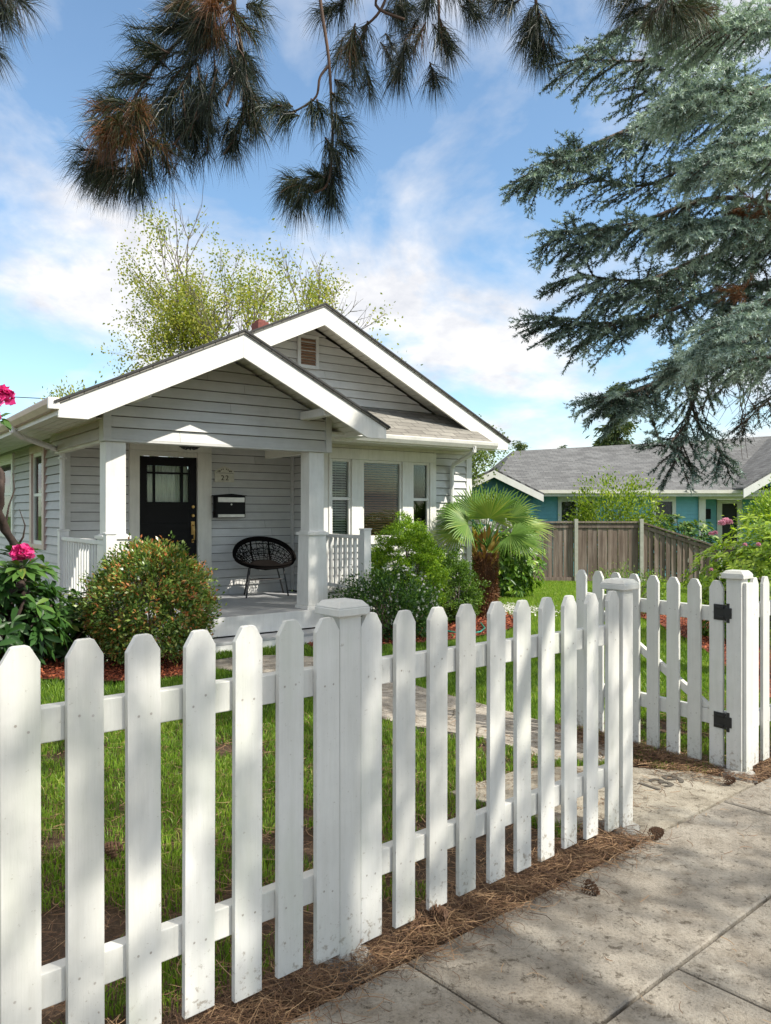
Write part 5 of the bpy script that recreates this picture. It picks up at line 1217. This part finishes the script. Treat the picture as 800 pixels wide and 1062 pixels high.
# ------------------------------------------------------------------ blue spruce on the right
random.seed(33)
TR = Vector((5.7, 6.3, 0)); sp = thing('blue_spruce', (TR.x, TR.y, g(TR.x, TR.y)), 'big blue spruce reaching in from the right edge with drooping needled branches', 'tree')
b = MB(); b.tube([(TR.x, TR.y, -.3), (TR.x+.05, TR.y, 5), (TR.x, TR.y, 9.6)], [.28, .18, .03], 12); b.build('trunk', 'spruce_bark', sp, smooth=True)
bb = MB(); SA, SD, SL_, SV = [], [], [], []
def catm(pts, k=6):
    out = []
    P = [pts[0]]+list(pts)+[pts[-1]]
    for i in range(1, len(P)-2):
        p0, p1, p2, p3 = P[i-1], P[i], P[i+1], P[i+2]
        for j in range(k):
            t = j/k; out.append(.5*((2*p1)+(-p0+p2)*t+(2*p0-5*p1+4*p2-p3)*t*t+(-p0+3*p1-3*p2+p3)*t**3))
    out.append(pts[-1]); return out
def limb(pts, r0, side=.75, dens=1., bright=.5, droop=.35, start=.1, tipup=.1):
    r0 *= .55; side *= .85
    C = catm(pts, 7); n = len(C); bb.tube(C, [r0*(1-i/n)**1.2+.0035 for i in range(n)], 7, cap=False)
    Lt = sum((C[i+1]-C[i]).length for i in range(n-1)); nsd = int(Lt*22*dens)
    for q in range(nsd):
        f = start+(1-start)*(q+random.random())/nsd; i = min(n-2, int(f*(n-1))); p = C[i].lerp(C[i+1], f*(n-1)-i); d = (C[i+1]-C[i]).normalized()
        s = d.cross(Vector((0, 0, 1))).normalized()*(1 if q % 2 else -1)
        L = side*(1-.72*f)*random.uniform(.55, 1.15)+.06
        bd = (d*random.uniform(.55, 1.0)+s*random.uniform(.6, 1.1)+Vector((0, 0, random.uniform(-droop-.45, .28)))).normalized()
        br = bright+random.uniform(-.28, .22)
        m = max(3, int(L/.06)); pp = [p]; dd = bd
        for j in range(m):
            dd = (dd+Vector((random.gauss(0, .08), random.gauss(0, .08), -droop*.16+random.gauss(0, .06)))).normalized(); pp.append(pp[-1]+dd*L/m)
        bb.tube(pp, [.0045*(1-j/(m+1))+.0018 for j in range(m+1)], 3, cap=False)
        for j in range(m):
            a, c = pp[j], pp[j+1]; SA.append(a); SD.append(c-a); SL_.append((c-a).length*1.1); SV.append(br-.22+.3*j/m+random.gauss(0, .08))  # needles painted dark inside, pale at tips, like shade and highlights
            if j or L < .2:
                for sg in (-1, 1):
                    if random.random() < .88:
                        l2 = random.uniform(.07, .16)*(1-.3*j/m); s2 = dd.cross(Vector((0, 0, 1))).normalized()*sg
                        d2 = (dd*.75+s2*random.uniform(.5, .9)+Vector((0, 0, random.uniform(-.5, .25)))).normalized(); SA.append(c); SD.append(d2); SL_.append(l2); SV.append(br-.15+.3*j/m+random.uniform(-.12, .25))
        SA.append(pp[-1]); SD.append(dd); SL_.append(.08); SV.append(br+.32)
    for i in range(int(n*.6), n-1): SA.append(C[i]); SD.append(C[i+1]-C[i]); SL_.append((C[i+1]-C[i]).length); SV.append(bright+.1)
def sh_(p): return at(p[0]+(22*max(0, min(1, (760-p[0])/120))), p[1], p[2])
def lp_(*q): return [at(*p) for p in q]
def fromtrunk(z, *q): return [Vector((TR.x-.1, TR.y, z))]+[sh_(p) for p in q]
LIMBS = [
 (fromtrunk(5.6, (860, -80, 6.2), (700, -20, 5.9), (600, 45, 5.6)), .05, .7, .8, .35, .35),
 (fromtrunk(5.1, (860, 0, 6.1), (740, 40, 5.8), (650, 62, 5.5), (578, 60, 5.3)), .05, .7, .8, .42, .35),
 (fromtrunk(4.9, (860, 90, 5.9), (740, 100, 5.6), (640, 130, 5.4), (570, 160, 5.2), (536, 176, 5.1)), .05, .75, 1.0, .42, .3),
 (fromtrunk(4.5, (860, 150, 6.2), (750, 150, 6.1), (660, 190, 5.9), (600, 185, 5.8), (567, 160, 5.7)), .04, .6, .8, .35, .2),
 (fromtrunk(4.3, (860, 210, 6.0), (740, 205, 5.6), (650, 228, 5.3), (600, 238, 5.2), (558, 240, 5.1)), .045, .7, 1.0, .4, .3),
 (fromtrunk(4.0, (860, 240, 5.8), (740, 262, 5.5), (650, 290, 5.2), (578, 284, 5.0)), .045, .75, 1.0, .42, .3),
 (fromtrunk(3.8, (870, 280, 6.3), (760, 300, 6.0), (650, 330, 5.7), (590, 335, 5.5), (549, 330, 5.4)), .05, .75, 1.1, .4, .3),
 (fromtrunk(3.5, (870, 320, 5.9), (780, 350, 5.6), (690, 385, 5.3), (640, 405, 5.1), (612, 412, 5.0)), .045, .7, 1.1, .4, .35),
 (lp_((800, 240, 5.9), (760, 320, 5.7), (730, 390, 5.5), (712, 440, 5.4), (705, 478, 5.3)), .03, .5, .9, .3, .7),
 (lp_((712, 400, 5.5), (725, 440, 5.4), (745, 465, 5.3), (750, 480, 5.2)), .014, .25, .9, .4, .6),
 (lp_((712, 440, 5.4), (690, 462, 5.3), (678, 440, 5.3)), .012, .22, .9, .4, .3),
 (fromtrunk(3.0, (900, 380, 6.0), (820, 400, 5.9), (770, 440, 5.8)), .025, .3, .35, .25, .5),
 (fromtrunk(3.9, (890, 220, 7.0), (780, 240, 6.8), (690, 300, 6.6), (640, 290, 6.4)), .03, .8, .7, .4, .35),
 # nearer limbs whose sunlit shoots are painted paler
 (fromtrunk(4.7, (900, -20, 4.9), (800, 20, 4.4), (740, 30, 4.2), (700, 20, 4.1)), .03, .5, 1.1, .78, .2),
 (fromtrunk(4.4, (900, 60, 4.8), (800, 95, 4.3), (735, 90, 4.1), (690, 100, 4.0)), .03, .5, 1.1, .8, .25),
 (fromtrunk(4.2, (900, 130, 4.6), (820, 160, 4.2), (770, 150, 4.05), (735, 165, 3.95)), .03, .5, 1.1, .75, .3),
 (fromtrunk(3.9, (900, 190, 4.9), (810, 215, 4.5), (740, 230, 4.3), (700, 235, 4.2)), .03, .45, 1.1, .62, .35),
 (fromtrunk(3.6, (900, 260, 4.6), (820, 300, 4.2), (760, 330, 4.05), (735, 350, 4.0)), .025, .4, 1.1, .72, .3),
 (fromtrunk(3.4, (880, 340, 5.2), (800, 370, 4.9), (740, 365, 4.7), (700, 372, 4.6)), .03, .45, 1., .6, .3),
 (fromtrunk(3.9, (890, 110, 6.8), (790, 130, 6.7), (700, 110, 6.5), (640, 90, 6.4)), .04, .8, .8, .25, .3),
]
for (pts, r0, sd_, dn_, br_, dr_) in LIMBS: limb(pts, r0, sd_, dn_*1.0, br_, dr_)
bb.build('branch', 'spruce_bark', sp, smooth=True)
SAa = np.array([tuple(v) for v in SA]); SDa = np.array([tuple(v) for v in SD]); SLa = np.array(SL_); SVa = np.clip(np.array(SV), .02, .98)
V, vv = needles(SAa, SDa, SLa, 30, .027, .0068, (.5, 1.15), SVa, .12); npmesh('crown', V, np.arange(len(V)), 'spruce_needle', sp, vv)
print('spruce shoots', len(SAa))
# brown dead sprays
for (px, py, Y) in ((775, 225, 4.3), (790, 215, 4.2), (770, 300, 4.4)):
    p = np.array(at(px, py, Y)); A = np.repeat(p[None], 10, 0)+rng.normal(0, .02, (10, 3)); V, vv = needles(A, rdir(10)+np.array([-.6, 0, -.3]), .12, 60, .05, .003, (.2, .8), (.3, .8)); npmesh('dead_spray', V, np.arange(len(V)), 'brown_needle', sp, vv)
# thin bare twigs at the lower right
b = MB()
for _ in range(26):
    p = at(random.uniform(745, 830), random.uniform(350, 400), random.uniform(5.2, 6)); d = Vector((random.uniform(-.5, .3), random.uniform(-.3, .3), -1)).normalized(); pts = [p]
    for j in range(6): d = (d+Vector((random.gauss(0, .22), random.gauss(0, .2), .06))).normalized(); pts.append(pts[-1]+d*.1)
    b.tube(pts, [.005, .0045, .004, .003, .003, .002, .0015], 4, cap=False)
    b.tube([pts[3], pts[3]+Vector((random.uniform(-.15, .15), .05, -.08)), pts[3]+Vector((random.uniform(-.25, .25), .05, -.2))], [.003, .002, .001], 3, cap=False)
b.build('bare_twig', 'spruce_bark', sp)
# upper crown beyond the frame
n = 1500; f = rng.random(n); z = 5.3+3.6*f; rr = (2.3*(1-f)**.8)*rng.random(n)**.5; th = rng.uniform(0, 6.283, n)
P = np.stack([TR.x+rr*np.cos(th)+.2, TR.y+rr*np.sin(th), z], 1); k = (P[:, 0] > .5*P[:, 1]+.35) | (P[:, 2] > CAMZ+.67*P[:, 1]+.4); P = P[k]; n = len(P)
V, vv = needles(P, np.stack([np.cos(th[k]), np.sin(th[k]), np.full(n, -.3)], 1), .35, 24, .09, .016, (.4, 1.1), (.3, .6)); npmesh('upper_crown', V, np.arange(len(V)), 'spruce_needle', sp, vv)

# ------------------------------------------------------------------ pine overhead (trunk stands off to the right, outside the frame)
random.seed(77)
pn = thing('pine_tree', (5.6, -.4, g(5.6, -.4)), 'pine with long dark drooping needle tufts hanging in across the top of the picture', 'tree')
b = MB(); b.tube([(5.6, -.4, -.3), (5.5, -.3, 3), (5.3, -.2, 8.5)], [.3, .26, .08], 14); b.build('trunk', 'pine_bark', pn, smooth=True)
pb = MB(); PA, PD, PL_, PV = [], [], [], []
def tw(pts, r=.006, r1=.003):
    C = catm([at(*p) for p in pts], 5); pb.tube(C, [r+(r1-r)*i/len(C) for i in range(len(C))], 6, cap=False); return C
def tuft(px, py, Y, dx, dy, L, dY=0., v=.3, n=1):
    """needled shoot starting at a point, heading (dx right, dy down) with length L"""
    for _ in range(2):
        tuft1(px+random.uniform(-9, 9), py+random.uniform(-9, 9), Y+random.uniform(-.06, .06), dx+random.uniform(-.4, .4), dy+random.uniform(-.35, .35), L*random.uniform(.5, 1.), dY+random.uniform(-.3, .3), v)
def tuft1(px, py, Y, dx, dy, L, dY, v):
    v = v+random.uniform(-.12, .12)+(.5 if random.random() < .05 else 0)
    p = at(px, py, Y); d = Vector((dx, dY, -dy)).normalized()
    pts = [p, p+d*L*.5+Vector((0, 0, .01)), p+d*L]; pb.tube(pts, [.003, .003, .002], 4, cap=False)
    for i in range(3): PA.append(p+d*L*(i/3)); PD.append(d+Vector([random.gauss(0, .08) for _ in range(3)])); PL_.append(L*.36); PV.append(v)
# main limbs out of frame above
m1 = [Vector((5.5, -.3, 4.0)), Vector((3.4, .8, 4.35)), Vector((1.6, 1.9, 4.3)), Vector((.3, 2.6, 4.15)), Vector((-.9, 3.0, 3.9))]
pb.tube(catm(m1, 5), [.09-.07*i/21 for i in range(21)], 8)
def drop(px, Y, pyt): # twig joining the limb above
    q = at(px, pyt, Y); tgt = min(catm(m1, 8), key=lambda m: (m-q).length); pb.tube(catm([tgt, tgt.lerp(q, .6)+Vector((0, .05, .1)), q], 4), [.012, .011, .01, .009, .008, .008, .007, .007, .006][:9], 6, cap=False)
# big tuft left of centre
Y0 = 2.75
tw([(250, -30, Y0), (243, 5, Y0), (249, 40, Y0), (246, 75, Y0), (235, 110, Y0)], .008, .005); drop(250, Y0, -30)
tw([(243, 5, Y0), (200, 30, Y0), (160, 70, 2.7), (130, 120, 2.65), (105, 170, 2.6)], .007, .004); tw([(246, 75, Y0), (215, 110, 2.7), (180, 150, 2.65)], .006, .004); tw([(249, 40, Y0), (256, 90, Y0), (250, 130, Y0), (232, 160, Y0)], .006, .003)
for (px, py, dx, dy, L, v) in ((215, 25, -1, -.25, .22, .25), (190, 35, -1, -.05, .24, .3), (225, 40, -1, .15, .26, .25), (170, 60, -1, -.3, .20, .35), (200, 60, -.8, .35, .24, .3), (160, 80, -1, .05, .2, .35),
    (150, 95, -.6, .8, .2, .3), (140, 110, -1, .15, .14, .45), (130, 130, -.9, .5, .16, .5), (125, 150, -.7, .7, .15, .4), (115, 165, -1, .25, .13, .4), (110, 175, -.6, .8, .12, .35), (150, 150, -.2, 1, .2, .25), (165, 140, .0, 1, .22, .25),
    (180, 120, .1, 1, .24, .2), (195, 110, .1, 1, .24, .2), (210, 90, .15, 1, .24, .2), (225, 70, .1, 1, .26, .2), (180, 90, -.3, 1, .26, .2), (160, 110, -.3, 1, .24, .3), (200, 70, -.2, 1, .26, .2), (225, 30, -.2, 1, .24, .2), (240, 60, .35, 1, .22, .25),
    (250, 50, .5, .8, .16, .3), (250, 90, .4, 1, .16, .25), (250, 110, .0, 1, .16, .25), (238, 130, .1, 1, .14, .3), (232, 20, -.5, .6, .2, .3), (248, 8, .5, .4, .12, .6), (240, 0, -1, -.1, .16, .7), (215, 5, -1, .1, .18, .3), (215, 120, -.1, 1, .16, .25), (140, 170, -.1, 1, .13, .3), (125, 180, -.7, .7, .08, .4)):
    for k in range(2): tuft(px+random.uniform(-6, 6), py+random.uniform(-6, 6), Y0+random.uniform(-.15, .15), dx+random.uniform(-.2, .2), dy+random.uniform(-.2, .2), L*random.uniform(.6, .95), random.uniform(-.3, .3), v)
for _ in range(9): tuft1(random.uniform(105, 150), random.uniform(100, 150), 2.62, random.uniform(-.9, .3), random.uniform(.1, 1), random.uniform(.05, .12), random.uniform(-.6, .0), .95)
for _ in range(8): tuft1(random.uniform(205, 245), random.uniform(-5, 12), 2.65, random.uniform(-.9, .3), random.uniform(.0, .6), .08, random.uniform(-.4, .2), .92)
# thin hanging twig with small clusters
Y1 = 2.7
tw([(330, -30, Y1), (333, 5, Y1), (341, 60, Y1), (344, 110, Y1), (345, 150, Y1), (340, 190, Y1), (325, 200, Y1)], .0065, .004); drop(330, Y1, -30); tw([(341, 68, Y1), (332, 80, Y1), (328, 100, Y1), (312, 112, Y1), (300, 117, Y1)], .005, .003)
for (px, py, dx, dy, L, v) in ((312, 112, -1, .2, .05, .4), (300, 116, -.9, .3, .05, .5), (328, 102, .2, 1, .06, .4), (345, 90, .3, 1, .06, .3), (344, 125, .5, 1, .07, .3), (346, 135, .6, .9, .09, .3), (345, 150, .3, 1, .08, .3), (342, 165, .2, 1, .07, .35), (340, 182, -.6, .6, .06, .6), (328, 188, -1, .1, .07, .55), (318, 192, -1, .2, .06, .6), (322, 195, -.5, .9, .06, .35), (305, 192, -.8, .5, .04, .4), (338, 185, .2, 1, .07, .3)):
    tuft(px, py, Y1, dx, dy, L, random.uniform(-.4, .4), v)
# clusters right of it
for tp in ([(410, -30, 2.9), (395, 10, 2.9), (375, 30, 2.9)], [(450, -30, 2.9), (455, 0, 2.9), (455, 40, 2.9)], [(405, -30, 2.8), (390, 5, 2.8), (420, 20, 2.8)]): tw(tp, .007, .004); drop(tp[0][0], tp[0][2], -30)
for (px, py, dx, dy, L, v) in ((375, 15, -.4, 1, .2, .35), (385, 30, .0, 1, .2, .45), (365, 30, -.4, 1, .18, .45), (370, 60, .1, 1, .15, .55), (380, 70, -.1, 1, .14, .5), (395, 40, .4, .9, .16, .4), (400, 5, .6, .6, .14, .3), (420, 10, .0, 1, .18, .3), (430, 40, -.2, 1, .18, .25), (425, 60, .0, 1, .16, .25), (445, 60, .0, 1, .14, .25), (455, 30, .1, 1, .18, .25), (440, 20, -.3, 1, .16, .3), (465, 20, .5, .8, .12, .3), (480, -5, .7, .6, .1, .25), (500, -8, .6, .5, .08, .25), (470, -10, .5, .5, .1, .25), (360, -5, -.5, .8, .14, .3), (350, 10, -.7, .6, .12, .35), (415, -10, .1, 1, .1, .4), (445, -10, -.2, 1, .12, .3)):
    for k in range(1): tuft(px+random.uniform(-5, 5), py+random.uniform(-5, 5), 2.9+random.uniform(-.12, .12), dx+random.uniform(-.2, .2), dy, L*random.uniform(.55, .9), random.uniform(-.3, .3), v)
tw([(556, -30, 2.9), (556, 0, 2.9), (558, 20, 2.9)], .007, .005); drop(556, 2.9, -30)
for (px, py, dx, dy, L, v) in ((558, 8, -.2, 1, .13, .35), (560, 15, .15, 1, .15, .4), (556, 20, .0, 1, .14, .35), (565, 30, .3, 1, .10, .45), (570, 35, .4, .9, .08, .5), (550, 10, -.4, 1, .1, .3), (545, -8, -.7, .5, .08, .3), (530, -12, -.3, .8, .07, .3)): tuft(px, py, 2.9, dx, dy, L, random.uniform(-.3, .3), v)
tw([(700, -30, 2.8), (690, 0, 2.8), (680, 12, 2.8)], .007, .005); drop(700, 2.8, -30)
for (px, py, dx, dy, L, v) in ((690, -10, -.6, .8, .13, .3), (680, 0, -.9, .5, .12, .35), (700, -5, .4, .8, .12, .6), (685, 5, -.2, 1, .08, .7), (712, 0, .9, .4, .1, .8), (668, -8, -.8, .6, .1, .3), (650, -20, -.6, .8, .1, .3), (700, 8, .7, .3, .08, .7)): tuft(px, py, 2.8, dx, dy, L, random.uniform(-.3, .3), v)
for (px, py, dx, dy, L) in ((-12, -12, .4, 1, .1), (5, -18, .6, .8, .1), (-5, -5, .2, 1, .09), (-15, 50, .6, .6, .06)): tuft(px, py, 2.6, dx, dy, L, .1, .25)
tw([(-40, -60, 2.6), (-12, -12, 2.6)], .007, .005); drop(-40, 2.6, -60)
# out-of-frame canopy between the sun and the pavement
ncan = 730
can = 0
while can < ncan:
    d = rdir(1)[0]*rng.random()**.4; p = Vector((3.9+2.9*d[0], .75+2.6*d[1], 5.3+1.15*d[2]))
    if noise.noise(p*.9) < -.34: continue
    if p.z < CAMZ+.68*p.y+.5 and abs(p.x) < .53*p.y+.4: continue
    can += 1; dd = Vector(tuple(rdir(1)[0]))+Vector((0, 0, -.4)); PA.append(p); PD.append(dd); PL_.append(.34); PV.append(-1)
pb.tube(catm([Vector((5.45, -.3, 5.0)), Vector((4.0, .6, 5.4)), Vector((2.4, 1.6, 5.5)), Vector((1.5, 2.4, 5.4))], 4), [.08-.005*i for i in range(13)], 7)
pb.tube(catm([Vector((5.45, -.3, 4.6)), Vector((4.4, 1.4, 5.0)), Vector((4.0, 2.8, 5.3))], 4), [.07-.006*i for i in range(9)], 7)
pb.build('branch', 'pine_bark', pn, smooth=True)
PAa = np.array([tuple(v) for v in PA]); PDa = np.array([tuple(v) for v in PD]); PLa = np.array(PL_); PVa = np.array(PV)
k = PVa >= 0
Vn, vv = needles(PAa[k], PDa[k], PLa[k], 36, .105, .0019, (.2, 1.1), PVa[k]-.06, .15); Vn = Vn.reshape(-1, 3, 3)
# let the long needles sag a little: split each into two segments
n = len(Vn); B0, B1, T = Vn[:, 0], Vn[:, 1], Vn[:, 2]; sag = np.array([0, 0, -1.])*rng.uniform(.008, .04, n)[:, None]; mid = (B0+B1)/2*.5+T*.5; w_ = (B1-B0)*.42; T2 = T+sag*1.6
V = np.stack([B0, B1, mid+w_-sag*.1, mid-w_-sag*.1, T2], 1).reshape(-1, 3); kk = (np.arange(n)*5)[:, None]; Fc = np.concatenate([kk+np.array([[0, 1, 2]]), kk+np.array([[0, 2, 3]]), kk+np.array([[3, 2, 4]])])
npmesh('needles', V, Fc, 'pine_needle', pn, np.repeat(vv.reshape(-1, 3)[:, 0], 5))
Vn, vv = needles(PAa[~k], PDa[~k], PLa[~k], 60, .16, .007, (.3, .9), np.full((~k).sum(), .4), .1); npmesh('upper_crown', Vn, np.arange(len(Vn)), 'pine_needle', pn, vv)
print('pine tufts', len(PAa))
